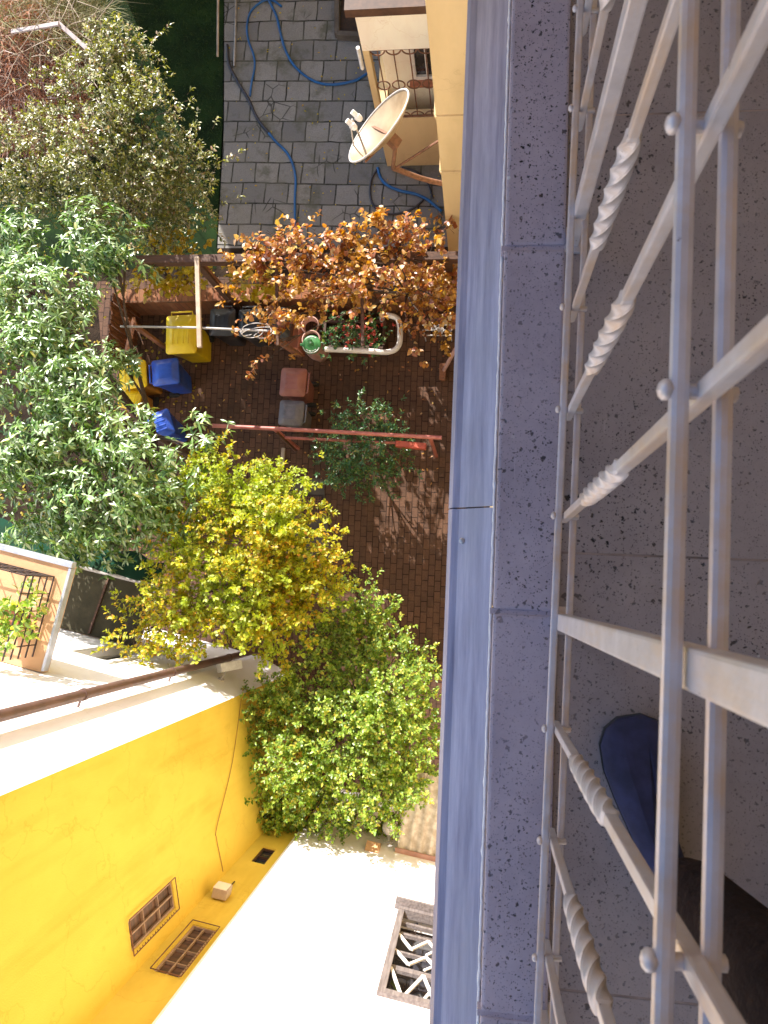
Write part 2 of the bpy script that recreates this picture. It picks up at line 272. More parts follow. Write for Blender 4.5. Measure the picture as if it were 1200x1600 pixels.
# ------------------------------------------------------------------ mesh helpers
LOC = {}
class MB:
    def __init__(s): s.v = []; s.f = []; s.sm = []
    def add(s, vs, fs, smooth=False):
        o = len(s.v); s.v += [tuple(map(float, p)) for p in vs]; s.f += [tuple(i + o for i in f) for f in fs]; s.sm += [smooth] * len(fs); return s
    def box(s, c, size, rot=None, bev=0):
        hx, hy, hz = [k / 2 for k in size]; c = Vector(c)
        mt = rot if isinstance(rot, Matrix) else Euler(rot or (0, 0, 0)).to_matrix()
        if bev:
            bm = bmesh.new(); bmesh.ops.create_cube(bm, size=1); bmesh.ops.scale(bm, vec=size, verts=bm.verts)
            bmesh.ops.bevel(bm, geom=bm.edges[:], offset=bev, segments=2, profile=.6, affect='EDGES')
            bm.verts.index_update(); s.add([c + mt @ q.co for q in bm.verts], [[q.index for q in f.verts] for f in bm.faces]); bm.free(); return s
        vs = [c + mt @ Vector((x * hx, y * hy, z * hz)) for x in (-1, 1) for y in (-1, 1) for z in (-1, 1)]
        return s.add(vs, [(0, 1, 3, 2), (4, 6, 7, 5), (0, 4, 5, 1), (2, 3, 7, 6), (0, 2, 6, 4), (1, 5, 7, 3)])
    def bar(s, a, b, w, h=None, bev=0):
        a, b = Vector(a), Vector(b); d = b - a; L = d.length; d.normalize()
        ref = Vector((0, 0, 1)) if abs(d.z) < .95 else Vector((0, 1, 0))
        x = d.cross(ref).normalized(); y = x.cross(d).normalized()
        mt = Matrix((x, d, y)).transposed()
        return s.box((a + b) / 2, (w, L, h or w), mt, bev)
    def tube(s, pts, r, nseg=10, cap=True, closed=False):
        P = [Vector(p) for p in pts]; N = len(P); rs = r if isinstance(r, (list, tuple)) else [r] * N
        rings = []; prev = None
        for i in range(N):
            t = (P[(i + 1) % N] - P[i - 1]) if closed else (P[min(i + 1, N - 1)] - P[max(i - 1, 0)])
            t.normalize()
            if prev is None:
                a = Vector((0, 0, 1)) if abs(t.z) < .9 else Vector((1, 0, 0)); x = t.cross(a).normalized()
            else:
                x = prev - t * prev.dot(t); x.normalize()
            prev = x; y = t.cross(x)
            rings.append([P[i] + (x * math.cos(2 * math.pi * k / nseg) + y * math.sin(2 * math.pi * k / nseg)) * rs[i] for k in range(nseg)])
        vs = [p for rg in rings for p in rg]; fs = []
        for i in range(N if closed else N - 1):
            j = (i + 1) % N
            for k in range(nseg): fs.append((i * nseg + k, i * nseg + (k + 1) % nseg, j * nseg + (k + 1) % nseg, j * nseg + k))
        s.add(vs, fs, True)
        if cap and not closed:
            s.add(rings[0], [tuple(range(nseg))[::-1]]); s.add(rings[-1], [tuple(range(nseg))])
        return s
    def loft(s, rings, cap=True, smooth=True):
        nseg = len(rings[0]); vs = [p for rg in rings for p in rg]; fs = []
        for i in range(len(rings) - 1):
            for k in range(nseg): fs.append((i * nseg + k, i * nseg + (k + 1) % nseg, (i + 1) * nseg + (k + 1) % nseg, (i + 1) * nseg + k))
        s.add(vs, fs, smooth)
        if cap: s.add(rings[0], [tuple(range(nseg))[::-1]]); s.add(rings[-1], [tuple(range(nseg))])
        return s
    def prism(s, poly, z0, z1):
        k = len(poly); vs = [(p[0], p[1], z0) for p in poly] + [(p[0], p[1], z1) for p in poly]
        fs = [tuple(range(k))[::-1], tuple(range(k, 2 * k))] + [(i, (i + 1) % k, k + (i + 1) % k, k + i) for i in range(k)]
        return s.add(vs, fs)
    def sphere(s, c, r, nu=12, nv=8, sc=(1, 1, 1)):
        c = Vector(c); rings = []
        for j in range(1, nv):
            a = math.pi * j / nv
            rings.append([c + Vector((r * sc[0] * math.sin(a) * math.cos(2 * math.pi * i / nu), r * sc[1] * math.sin(a) * math.sin(2 * math.pi * i / nu), -r * sc[2] * math.cos(a))) for i in range(nu)])
        vs = [p for q in rings for p in q] + [c - Vector((0, 0, r * sc[2])), c + Vector((0, 0, r * sc[2]))]; fs = []
        for j in range(nv - 2):
            for i in range(nu): fs.append((j * nu + i, j * nu + (i + 1) % nu, (j + 1) * nu + (i + 1) % nu, (j + 1) * nu + i))
        a, b = len(vs) - 2, len(vs) - 1
        for i in range(nu): fs.append((a, (i + 1) % nu, i)); fs.append((b, (nv - 2) * nu + i, (nv - 2) * nu + (i + 1) % nu))
        return s.add(vs, fs, True)
    def build(s, name, mat, parent=None, label=None):
        off = LOC.get(parent.name, Vector()) if parent else Vector()
        me = bpy.data.meshes.new(name)
        me.from_pydata([tuple(Vector(v) - off) for v in s.v], [], s.f); me.polygons.foreach_set('use_smooth', s.sm); me.update()
        me.materials.append(M[mat] if isinstance(mat, str) else mat)
        o = bpy.data.objects.new(name, me); C.objects.link(o)
        if parent: o.parent = parent; LOC[o.name] = off
        if label: o['label'] = label
        return o
def mesh_np(name, V, Fc, mat, parent=None, smooth=False, mats=None, midx=None):
    """V (n,3), Fc (m,k) arrays"""
    off = np.array(LOC.get(parent.name, Vector())) if parent else np.zeros(3)
    me = bpy.data.meshes.new(name); V = np.asarray(V, np.float32) - off.astype(np.float32); k = Fc.shape[1]
    me.vertices.add(len(V)); me.vertices.foreach_set('co', V.ravel())
    me.loops.add(Fc.size); me.loops.foreach_set('vertex_index', Fc.astype(np.int32).ravel())
    me.polygons.add(len(Fc)); me.polygons.foreach_set('loop_start', np.arange(len(Fc), dtype=np.int32) * k)
    me.update(calc_edges=True); me.validate()
    me.materials.append(M[mat])
    o = bpy.data.objects.new(name, me); C.objects.link(o)
    if parent: o.parent = parent; LOC[o.name] = Vector(off)
    return o
def tag(o, label, cat, group=None):
    o['label'] = label; o['category'] = cat
    if group: o['group'] = group
    return o
def thing(name, label, cat, loc=(0, 0, 0), group=None):
    o = bpy.data.objects.new(name, None); C.objects.link(o); o.location = loc; o.empty_display_size = .1
    LOC[o.name] = Vector(loc); return tag(o, label, cat, group)
def struct(o): o['kind'] = 'structure'; return o
def dup(root, loc, rotz, label, group):
    r = root.copy(); C.objects.link(r); r.location = loc; r.rotation_euler = (0, 0, rotz); r['label'] = label; r['group'] = group
    for ch in list(root.children):
        c = ch.copy(); C.objects.link(c); c.parent = r
        for g in list(ch.children):
            d = g.copy(); C.objects.link(d); d.parent = c
    return r
def smooth_path(pts, n=8):
    P = [Vector(p) for p in pts]; out = []
    for i in range(len(P) - 1):
        p0, p1, p2, p3 = P[max(i - 1, 0)], P[i], P[i + 1], P[min(i + 2, len(P) - 1)]
        for k in range(n):
            t = k / n
            out.append(.5 * ((2 * p1) + (p2 - p0) * t + (2 * p0 - 5 * p1 + 4 * p2 - p3) * t * t + (3 * p1 - p0 - 3 * p2 + p3) * t ** 3))
    return out + [P[-1]]
def sheet(name, poly, z, mat):
    b = MB(); b.add([(p[0], p[1], z) for p in poly], [tuple(range(len(poly)))]); return struct(b.build(name, mat))

# ------------------------------------------------------------------ ground
def quad_px(pts, z=0): return [at(x, y, z).xy for x, y in pts]
sheet('ground', [(-120, -120), (120, -120), (120, 120), (-120, 120)], 0, 'soil')
sheet('brick_yard', quad_px([(150, 440), (760, 418), (760, 1420), (330, 1420), (330, 1040), (200, 1040)]), .004, 'pavers')
sheet('paved_path', quad_px([(350, -120), (800, -120), (800, 385), (338, 388), (348, 190)]), .004, 'slabs')
sheet('lawn', quad_px([(-300, -400), (352, -400), (350, 200), (338, 420), (-300, 420)]), .004, 'lawn')
sheet('concrete_apron', quad_px([(425, 745), (505, 748), (520, 905), (430, 905)]), .008, 'concrete')

# ------------------------------------------------------------------ walls with openings
def wall_face(mb, p0, u, s0, s1, z0, z1, holes, depth, inward):
    ss = sorted({s0, s1, *[h[0] for h in holes], *[h[1] for h in holes]}); zs = sorted({z0, z1, *[h[2] for h in holes], *[h[3] for h in holes]})
    P = lambda s, z, d=0: (p0[0] + u[0] * s + inward[0] * d, p0[1] + u[1] * s + inward[1] * d, z)
    for i in range(len(ss) - 1):
        for j in range(len(zs) - 1):
            a, b, c, d = ss[i], ss[i + 1], zs[j], zs[j + 1]; ms, mz = (a + b) / 2, (c + d) / 2
            if any(h[0] < ms < h[1] and h[2] < mz < h[3] for h in holes): continue
            mb.add([P(a, c), P(b, c), P(b, d), P(a, d)], [(0, 1, 2, 3)])
    for h in holes:
        a, b, c, d = h
        for q in (((a, c), (b, c)), ((b, c), (b, d)), ((b, d), (a, d)), ((a, d), (a, c))):
            (x, y), (x2, y2) = q
            mb.add([P(x, y), P(x2, y2), P(x2, y2, depth), P(x, y, depth)], [(0, 1, 2, 3)])
def wall_bar(mb, p0, u, inw, s, z, s2, z2, w, d0, th=.03):
    a = Vector((p0[0] + u[0] * s + inw[0] * d0, p0[1] + u[1] * s + inw[1] * d0, z)); b = Vector((p0[0] + u[0] * s2 + inw[0] * d0, p0[1] + u[1] * s2 + inw[1] * d0, z2))
    d = (b - a); L = d.length; d.normalize(); nn = Vector((inw[0], inw[1], 0)).normalized(); x = d.cross(nn).normalized()
    return mb.box((a + b) / 2, (w, L, th), Matrix((x, d, nn)).transposed())
def wall_rect(mb, p0, u, inw, a, b, c, d, dep):
    P = lambda s, z: (p0[0] + u[0] * s + inw[0] * dep, p0[1] + u[1] * s + inw[1] * dep, z)
    mb.add([P(a, c), P(b, c), P(b, d), P(a, d)], [(0, 1, 2, 3)])
# plan of the buildings across the yard
T_ = .77
C0 = np.array(at(750 - 313 * 1.1, 928 + 88 * 1.1, 0).xy)                                    # corner at the downpipe
Yc = np.array(at(750 + (365 - 750) * T_, 928 + (1090 - 928) * T_, 0).xy)   # cream strip meets yellow face
uY = u2(R_(-77)); uW = u2(R_(-8)); uL = u2(R_(-11))
E2 = isect(Yc, uY, np.zeros(2), u2(azang(349, 1369)))
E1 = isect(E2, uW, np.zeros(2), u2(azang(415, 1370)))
nY = np.array([-math.sin(R_(-77)), math.cos(R_(-77))])                # outward normals
nW = np.array([-math.sin(R_(-8)), math.cos(R_(-8))]); nL = np.array([-math.sin(R_(-11)), math.cos(R_(-11))])
LY = float(np.linalg.norm(E2 - Yc)); LW = float(np.linalg.norm(E1 - E2))
uS = (Yc - C0) / np.linalg.norm(Yc - C0); LS = float(np.linalg.norm(Yc - C0)); nS = np.array([-uS[1], uS[0]])
WT = 12.6                                                             # wall top
L0 = C0 - uL * 9.0
yb = thing('yellow_building', 'tall bright yellow building with brown downpipe and grilled windows', 'building', (*((Yc + E2) / 2 - nY * 1), 0))
# window positions, measured along each wall
def wrect(p0, u, pts):
    q = [on_wall(p0, u, *p) for p in pts]; s = [a for a, _ in q]; z = [b for _, b in q]
    return (min(s), max(s), min(z), max(z))
def wavg(p0, u, bl, br, tl, tr):
    q = [on_wall(p0, u, *p) for p in (bl, br, tl, tr)]
    return ((q[0][0] + q[2][0]) / 2, (q[1][0] + q[3][0]) / 2, (q[0][1] + q[1][1]) / 2, (q[2][1] + q[3][1]) / 2)
hy = wavg(Yc, uY, (268, 1378), (276, 1419), (199, 1440), (207, 1486))
ho = wavg(E2, uW, (300, 1444), (339, 1452), (240, 1518), (281, 1527))
hd = wavg(E2, uW, (412, 1322), (432, 1328), (392, 1345), (412, 1351))
hl = wavg(L0, uL, (191, 1006), (247, 1021), (116, 1021), (161, 1034))
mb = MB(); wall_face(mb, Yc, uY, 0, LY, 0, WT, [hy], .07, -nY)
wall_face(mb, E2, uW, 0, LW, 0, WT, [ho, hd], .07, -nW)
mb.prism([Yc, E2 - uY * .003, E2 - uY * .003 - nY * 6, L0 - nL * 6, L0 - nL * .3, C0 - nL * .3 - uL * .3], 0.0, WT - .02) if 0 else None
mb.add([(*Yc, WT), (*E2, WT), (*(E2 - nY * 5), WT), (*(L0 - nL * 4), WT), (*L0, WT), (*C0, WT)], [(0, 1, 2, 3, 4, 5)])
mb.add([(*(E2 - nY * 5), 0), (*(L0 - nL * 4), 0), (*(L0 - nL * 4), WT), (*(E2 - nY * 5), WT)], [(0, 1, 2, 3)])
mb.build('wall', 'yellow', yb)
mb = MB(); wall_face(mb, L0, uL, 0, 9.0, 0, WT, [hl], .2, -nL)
mb.build('side_wall', 'white', yb, 'plaster side wall coloured white for the sun on it')
mb = MB(); wall_face(mb, C0, uS, 0, LS, 0, WT, [], .1, -nS); mb.build('corner_strip', 'white', yb, 'plaster strip down the corner, coloured pale for the sun')
def grilled_window(parent, p0, u, nrm, h, nx, nz, depth, bars=True, frame='wood_pale', pane='glass', grid=18):
    a, b, c, d = h; inw = -nrm
    f = MB(); w = .022
    for z in (c + w / 2, d - w / 2): wall_bar(f, p0, u, inw, a, z, b, z, w, depth - .03)
    for s in (a + w / 2, b - w / 2): wall_bar(f, p0, u, inw, s, c + w, s, d - w, w, depth - .03)
    for i in range(1, nx): s = a + (b - a) * i / nx; wall_bar(f, p0, u, inw, s, c + w, s, d - w, .014, depth - .033)
    for j in range(1, nz): z = c + (d - c) * j / nz; wall_bar(f, p0, u, inw, a + w, z, b - w, z, .014, depth - .028)
    wo = f.build('window', frame, parent)
    g = MB(); wall_rect(g, p0, u, inw, a, b, c, d, depth - .01); g.build('pane', pane, wo)
    if bars:
        k = MB(); e = .022
        for z in (c - e, d + e): wall_bar(k, p0, u, inw, a - e, z, b + e, z, .008, -.028, .008)
        for s in (a - e, b + e): wall_bar(k, p0, u, inw, s, c - e, s, d + e, .008, -.028, .008)
        for j in range(1, grid): z = c + (d - c) * j / grid; wall_bar(k, p0, u, inw, b + .004, z, b + e, z, .006, -.024, .006)
        k.build('grille', 'rust', wo)
    return wo
grilled_window(yb, Yc, uY, nY, hy, 2, 3, .06, pane='curtain', frame='frame_tan')
grilled_window(yb, E2, uW, nW, ho, 2, 4, .06, pane='curtain', frame='frame_tan')
grilled_window(yb, E2, uW, nW, hd, 1, 2, .065, bars=False, frame='wood_brown')
grilled_window(yb, L0, uL, nL, hl, 2, 2, .18, bars=False, frame='white_paint')
# white surround of that window
f = MB(); a, b, c, d = hl
for z in (c - .04, d + .04): wall_bar(f, L0, uL, nL, a - .08, z, b + .08, z, .08, .012, .024)
for s in (a - .04, b + .04): wall_bar(f, L0, uL, nL, s, c, s, d, .08, .012, .024)
f.build('window_surround', 'white_paint', yb)
# downpipe on the corner
pc = C0 + (nS + nL) / np.linalg.norm(nS + nL) * .13
zz = [0.1] + [x * .5 + .3 for x in range(int(WT * 2))]
p = MB(); p.tube([(pc[0], pc[1], z) for z in zz],   .055, 14)
dp = p.build('downpipe', 'brownpipe', yb)
for z in (1.9, 4.2, 6.5, 8.8):
    q = MB(); q.tube([(pc[0], pc[1], z - .03), (pc[0], pc[1], z + .03)], .063, 14); q.bar((pc[0], pc[1], z), (C0[0], C0[1], z), .02); q.build('pipe_clamp', 'brownpipe', dp)
# surface cable run on the yellow face
cpx = [(378, 1075), (362, 1190), (338, 1290), (337, 1310), (344, 1345), (347, 1362)]
cb = []
for px in cpx:
    s, z = on_wall(Yc, uY, *px); cb.append((Yc[0] + uY[0] * s + nY[0] * .012, Yc[1] + uY[1] * s + nY[1] * .012, z))
MB().tube(smooth_path(cb, 5), .0055, 6).build('cable', 'ochre', yb)

wb = thing('sunlit_wall_part', 'big sunlit stretch of the yellow wall, coloured white for the sun', 'building', (*(E1 + uW * 2), 0))  # same wall as the yellow, coloured white where the sun hits it
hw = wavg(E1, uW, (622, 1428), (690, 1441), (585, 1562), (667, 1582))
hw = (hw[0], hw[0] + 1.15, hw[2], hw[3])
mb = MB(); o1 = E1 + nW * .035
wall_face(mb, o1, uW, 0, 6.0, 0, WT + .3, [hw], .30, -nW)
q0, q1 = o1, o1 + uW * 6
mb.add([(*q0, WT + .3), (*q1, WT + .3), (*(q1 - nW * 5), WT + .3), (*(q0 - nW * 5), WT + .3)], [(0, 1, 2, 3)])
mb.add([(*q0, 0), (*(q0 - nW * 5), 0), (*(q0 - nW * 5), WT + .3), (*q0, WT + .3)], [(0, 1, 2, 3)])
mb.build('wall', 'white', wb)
# wooden lattice window
a, b, c, d = hw; f = MB(); w = .075
for z in (c + w / 2, d - w / 2): wall_bar(f, o1, uW, nW, a, z, b, z, w, .0, .10)
for s in (a + w / 2, b - w / 2): wall_bar(f, o1, uW, nW, s, c + w, s, d - w, w, .0, .09)
hgt = d - c
for k, hh_ in ((.12, .05), (.26, .05), (.48, .04), (.66, .09)): wall_bar(f, o1, uW, nW, a + w, c + hgt * k, b - w, c + hgt * k, hh_, -.045, .035)
wo = f.build('window', 'wood_grey', wb)
k = MB()
zr = [(c + hgt * .31, c + hgt * .455), (c + hgt * .50, c + hgt * .625), (c + hgt * .70, d - w)]
for i, (z0, z1) in enumerate(zr):
    nn_ = 6; st = (b - a - 2 * w) / nn_
    for j in range(nn_):
        s = a + w + j * st
        wall_bar(k, o1, uW, nW, s, z0 if j % 2 == 0 else z1, s + st, z1 if j % 2 == 0 else z0, .030, -.004, .020)
        if j > 1: wall_bar(k, o1, uW, nW, s, z1 if j % 2 == 0 else z0, s + st, z0 if j % 2 == 0 else z1, .028, -.022, .012)
k.build('lattice', 'white_paint', wo)
g = MB(); wall_rect(g, o1, uW, nW, a, b, c, d, -.28); g.build('pane', 'glass', wo)
k = MB()
for i in range(3):
    s = a + .25 + .3 * i; wall_bar(k, o1, uW, nW, s, c, s, c + hgt * .62, .012, -.10, .012)
for z in (c + .22, c + .3): wall_bar(k, o1, uW, nW, a + w, z, b - w, z, .03, -.12, .02)
k.build('inner_bars', 'iron', wo)
sl = MB(); wall_bar(sl, o1, uW, nW, a - .05, c - .03, b + .05, c - .03, .05, .05, .16); sl.build('sill', 'wood_grey', wo)

# corrugated canopy on the sunlit wall
aw = [on_wall(o1, uW, 618, 1334), on_wall(o1, uW, 672, 1345)]
zc = 2.5; s0 = aw[0][0]; base = o1 + uW * s0
cp = thing('corrugated_canopy', 'stained corrugated canopy sloping over the doorway on the sunlit wall', 'canopy', (*base, zc))
cs = MB(); N = 60; wid = 1.5; dep = 1.12
rows = []
for r, (dd, dz) in enumerate(((.0, .0), (.38, -.06), (.75, -.12), (dep, -.18))):
    rows.append([(*(base + uW * (wid * i / N) + nW * (dd + .01)), zc + dz + .022 * math.sin(i / N * wid / .145 * 2 * math.pi)) for i in range(N + 1)])
vs = [p for r in rows for p in r]; vs2 = [(x, y, z - .008) for x, y, z in vs]
fs = [(r * (N + 1) + i, r * (N + 1) + i + 1, (r + 1) * (N + 1) + i + 1, (r + 1) * (N + 1) + i) for r in range(3) for i in range(N)]
cs.add(vs, fs, True); cs.add(vs2, [f[::-1] for f in fs], True); cs.build('sheet', 'corr', cp)
f = MB()
e0 = base + nW * dep; f.bar((*e0, zc - .23), (*(e0 + uW * wid), zc - .23), .05)
f.bar((*(base + nW * .02), zc - .06), (*(base + uW * wid + nW * .02), zc - .06), .05)
for k in (0.03, wid - .03): f.bar((*(base + uW * k + nW * .02), zc - .08), (*(e0 + uW * k), zc - .25), .04)
f.build('frame', 'wood_brown', cp)
MB().bar((*(base + nW * .03 - uW * .02), zc + .035), (*(base + uW * wid + nW * .03), zc + .035), .07, .03).build('flashing', 'pink_clay', cp)

# round globe lamp, small dark vent and utility box, floodlight
s, z = on_wall(o1, uW, 606, 1315); bp = o1 + uW * s; gl = thing('globe_lamp', 'round white globe lamp on the sunlit wall beside the canopy', 'lamp', (*bp, z))
b_ = MB(); b_.tube([(*(bp + nW * .0), z), (*(bp + nW * .12), z), (*(bp + nW * .2), z + .05)], .03, 8); b_.tube([(*bp, z), (*(bp + nW * .02), z)], .07, 14); b_.build('bracket', 'white_paint', gl)
MB().sphere((*(bp + nW * .24), z + .12), .115, 18, 12).build('globe', 'pvc', gl)
s, z = on_wall(o1, uW, 582, 1327); bp = o1 + uW * s; vt = thing('vent_hood', 'small dark vent hood on the sunlit wall left of the globe lamp', 'vent', (*bp, z))
b_ = MB(); b_.add([(*(bp - uW * .10), z + .12), (*(bp + uW * .10), z + .12), (*(bp + uW * .10 + nW * .1), z - .02), (*(bp - uW * .10 + nW * .1), z - .02), (*(bp - uW * .1), z - .12), (*(bp + uW * .1), z - .12)], [(0, 1, 2, 3), (3, 2, 5, 4), (0, 3, 4), (1, 5, 2)]); b_.build('hood', 'tan', vt)
MB().box((*(bp + nW * .012), z - .2), (.2, .02, .12), (0, 0, R_(-8))).build('grille', 'iron', vt)
s, z = on_wall(E2, uW, 345, 1403); bp = E2 + uW * s; jb = thing('utility_box', 'brown and cream utility box on the shaded yellow wall', 'utility box', (*bp, z))
MB().box((*(bp + nW * .075), z), (.17, .11, .20), (0, 0, R_(-8)), .01).build('case', 'wood_pale', jb)
MB().box((*(bp + nW * .134 - uW * .008), z + .005), (.155, .012, .18), (0, 0, R_(-8)), .003).build('cover', 'cream', jb)
MB().tube([(*(bp + nW * .02), z - .12), (*(bp + nW * .02 + uW * .01), z - .45)], .008, 6).build('conduit', 'iron', jb)
s, z = on_wall(C0, uS, 345, 1062); bp = C0 + uS * min(max(s, .1), LS - .1); cc = thing('security_camera', 'white box camera pointing down from the sunlit corner strip', 'security camera', (*bp, z))
tip = Vector(at(385, 1056, z - .15)); root = Vector((*bp, z))
hd0 = root + Vector((*nS, 0)) * .22
b_ = MB(); b_.tube([root, root + Vector((*nS, 0)) * .1, hd0 + Vector((0, 0, .03))], .016, 8); b_.tube([root, root + Vector((*nS, 0)) * .02], .05, 12); b_.build('bracket', 'dish_rim', cc)
dirv = Vector((.55, .12, -.8)).normalized()
b_ = MB(); b_.bar(hd0 - dirv * .16, hd0 + dirv * .22, .13, .12, .012); b_.build('housing', 'white_paint', cc)
b_ = MB(); b_.tube([hd0 + dirv * .215, hd0 + dirv * .228], .042, 14); b_.build('lens', 'glass', cc)

# ------------------------------------------------------------------ balcony of the yellow building, flower pot, lean-to roof
zb = 5.6
sA, sB = at(0, 860, zb), at(110, 885, zb); sC = at(75, 1025, zb)
dep_ = abs(float(np.dot(np.array(sB.xy) - L0, nL)))
sc_ = float(np.dot(np.array(sB.xy) - L0, uL))
BP = lambda s, d, z: (L0[0] + uL[0] * s + nL[0] * d, L0[1] + uL[1] * s + nL[1] * d, z)
bal = thing('balcony', 'tan balcony slab with zinc edging on the sunny side wall', 'balcony', BP(sc_ - 1, .6, zb))
sl = MB(); sl.prism([BP(sc_ - 3, .01, 0)[:2], BP(sc_, .01, 0)[:2], BP(sc_, dep_, 0)[:2], BP(sc_ - 3, dep_, 0)[:2]], zb - .14, zb); sl.build('slab', 'tan', bal)
ed = MB(); ed.bar(BP(sc_ - 3, dep_ + .02, zb - .02), BP(sc_ + .03, dep_ + .02, zb - .02), .07, .1, .008); ed.bar(BP(sc_ + .012, .03, zb - .03), BP(sc_ + .012, dep_ - .02, zb - .03), .035, .1, .006)
ed.build('edging', 'zincpipe', bal)
gr = thing('iron_grille', 'black iron grid guard standing round the flower pot on the balcony', 'grille', BP(sc_ - .6, .5, zb))
k = MB(); d1 = dep_ - .16; s1 = sc_ - .15
for z in (.02, .16, .30, .44, .58): k.bar(BP(s1 - 2.6, d1, zb + z), BP(s1, d1, zb + z), .014); k.bar(BP(s1, d1, zb + z), BP(s1, .16, zb + z), .014)
k.build('rails', 'iron', gr)
k = MB()
for i in range(12): k.bar(BP(s1 - .2 * i, d1, zb + .01), BP(s1 - .2 * i, d1, zb + .6), .012)
for i in range(1, 5): k.bar(BP(s1, d1 - .2 * i, zb + .01), BP(s1, d1 - .2 * i, zb + .6), .012)
k.build('uprights', 'iron', gr)
def lathe(mb, c, prof, n_=24):
    c = Vector(c); rings = [[c + Vector((r * math.cos(2 * math.pi * i / n_), r * math.sin(2 * math.pi * i / n_), z)) for i in range(n_)] for r, z in prof]
    return mb.loft(rings, cap=False)
pp = Vector(BP(sc_ - .42, .52, zb)); pot = thing('flower_pot', 'terracotta flower pot standing behind the black iron grid', 'flower pot', pp)
lathe(MB(), pp, [(.001, .005), (.10, .005), (.145, .24), (.165, .24), (.165, .29), (.14, .29), (.135, .23), (.001, .23)]).build('pot', 'terracotta', pot)

# lean-to roof below with canopy rail
zl = 2.5
lt = thing('lean_to_roof', 'low olive felt lean-to roof against the sunlit side wall', 'roof', BP(sc_ + .5, .5, zl))
s_0 = float(np.dot(np.array(at(-150, 980, zl).xy) - L0, uL)); s_1 = float(np.dot(np.array(at(222, 990, zl).xy) - L0, uL))
d_1 = float(np.dot(np.array(at(215, 912, zl).xy) - L0, nL)); 
r_ = MB(); r_.add([BP(s_0, .02, zl + .1), BP(s_1, .02, zl + .1), BP(s_1, d_1, zl - .06), BP(s_0, d_1, zl - .06), BP(s_0, .02, zl + .06), BP(s_1, .02, zl + .06), BP(s_1, d_1, zl - .1), BP(s_0, d_1, zl - .1)],
      [(0, 1, 2, 3), (7, 6, 5, 4), (0, 4, 5, 1), (1, 5, 6, 2), (2, 6, 7, 3), (3, 7, 4, 0)]); r_.build('roof_sheet', 'felt', lt)
for k in range(6):
    s = s_0 + (s_1 - s_0) * k / 5 + (.02 if k == 0 else -.02 if k == 5 else 0)
    MB().bar(BP(s, .05, zl + .115), BP(s, d_1 - .02, zl - .035), .035, .03).build('batten', 'wood_brown', lt)
r_ = MB(); r_.tube([BP(s_0, d_1 + .03, zl - .02), BP(s_1 + .03, d_1 + .03, zl - .02)], .03, 8); r_.tube([BP(s_1 + .03, d_1 + .03, zl), BP(s_1 + .03, d_1 + .03, 0)], .03, 8)
r_.tube([BP(s_1 + .03, d_1 + .03, zl - .02), BP(s_1 + .03, .05, zl + .13)], .028, 8); r_.build('tube_frame', 'wire', lt)
r_ = MB(); N = 24
va = [BP(s_0 + (s_1 - s_0) * i / N, d_1 + .05, zl + .0 + .02 * math.sin(i * 2.1)) for i in range(N + 1)]
vb = [BP(s_0 + (s_1 - s_0) * i / N, d_1 + .42 + .05 * math.sin(i * 1.3), zl - .22 + .04 * math.sin(i * 1.7)) for i in range(N + 1)]
r_.add(va + vb, [(i, i + 1, N + 2 + i, N + 1 + i) for i in range(N)], True); r_.build('green_sheet', 'felt2', lt)

# ------------------------------------------------------------------ our own house: balcony, railing, facade, wing
ZF = H - 1.42
own = thing('balcony', 'grey speckled stone balcony with blue grey zinc edge in the shade', 'balcony', (.5, 0, ZF))
xz0, xz1 = azv(699, 915)[0], azv(770, 915)[0]; xs1 = azv(872, 915)[0]
def strip(y0, y1, name, mat, x0, x1, z0, z1, parent=own, bev=.004):
    return MB().box(((x0 + x1) / 2, (y0 + y1) / 2, (z0 + z1) / 2), (x1 - x0, y1 - y0, z1 - z0), None, bev).build(name, mat, parent)
dz = 1.50; zx0, zx1 = xz0 * dz, azv(768, 915)[0] * 1.437 - .028
yj = azv(735, 795)[1] * dz
for y0, y1 in ((-3.2, yj - .0015), (yj + .0015, 3.5)):
    f = MB(); ny = 2
    prof = [(zx0, H - dz - .09), (zx0 - .004, H - dz - .02), (zx0 + .004, H - dz), (zx0 + .018, H - dz + .004), (zx1 + .03, H - 1.445), (zx1 + .03, H - 1.455), (zx0 + .016, H - dz - .006), (zx0 + .004, H - dz - .09)]
    f.loft([[(x, y, z) for x, z in prof] for y in (y0, y1)], True, False); f.build('zinc_flashing', 'zinc', own)
MB().box(((zx0 + zx1) / 2 + .02, yj, H - dz - .02), (zx1 - zx0 - .02, .03, .02)).build('lap_strip', 'rubber', own)
sp_ = at(722, 845, H - dz + .012); MB().sphere(sp_, .006, 10, 6, (1, 1, .6)).build('screw', 'zincpipe', own)
# white mortar bead
f = MB(); pts = []; rr = []
y = -1.6
while y < 2.0:
    pts.append((zx1 + .028 + random.uniform(-.0006, .0006), y, H - 1.437)); rr.append(random.choice([.0024, .0027, .0025, .0030, .0022, .0026, .0040 if random.random() < .3 else .0026])); y += .011
f.tube(pts, rr, 6); f.build('mortar_bead', 'mortar_line', own)
xe0 = zx1 + .032; xe1 = xs1 * 1.405
ejs = [azv(820, yy)[1] * 1.41 for yy in (2300, 1590, 957, 388, -250)]
for a_, b_ in zip(ejs[:-1], ejs[1:]): strip(a_ + .004, b_ - .004, 'edge_stone', 'stone_edge', xe0, xe1, ZF - .16, H - 1.405, bev=.006)
for a_ in ejs[1:-1]: strip(a_ - .005, a_ + .005, 'joint', 'stone_edge', xe0 - .006, xe1 - .002, ZF - .1, H - 1.4095, bev=.0)
fjs = [azv(1000, yy)[1] * 1.42 for yy in (2250, 1560, 868, 178, -520)]
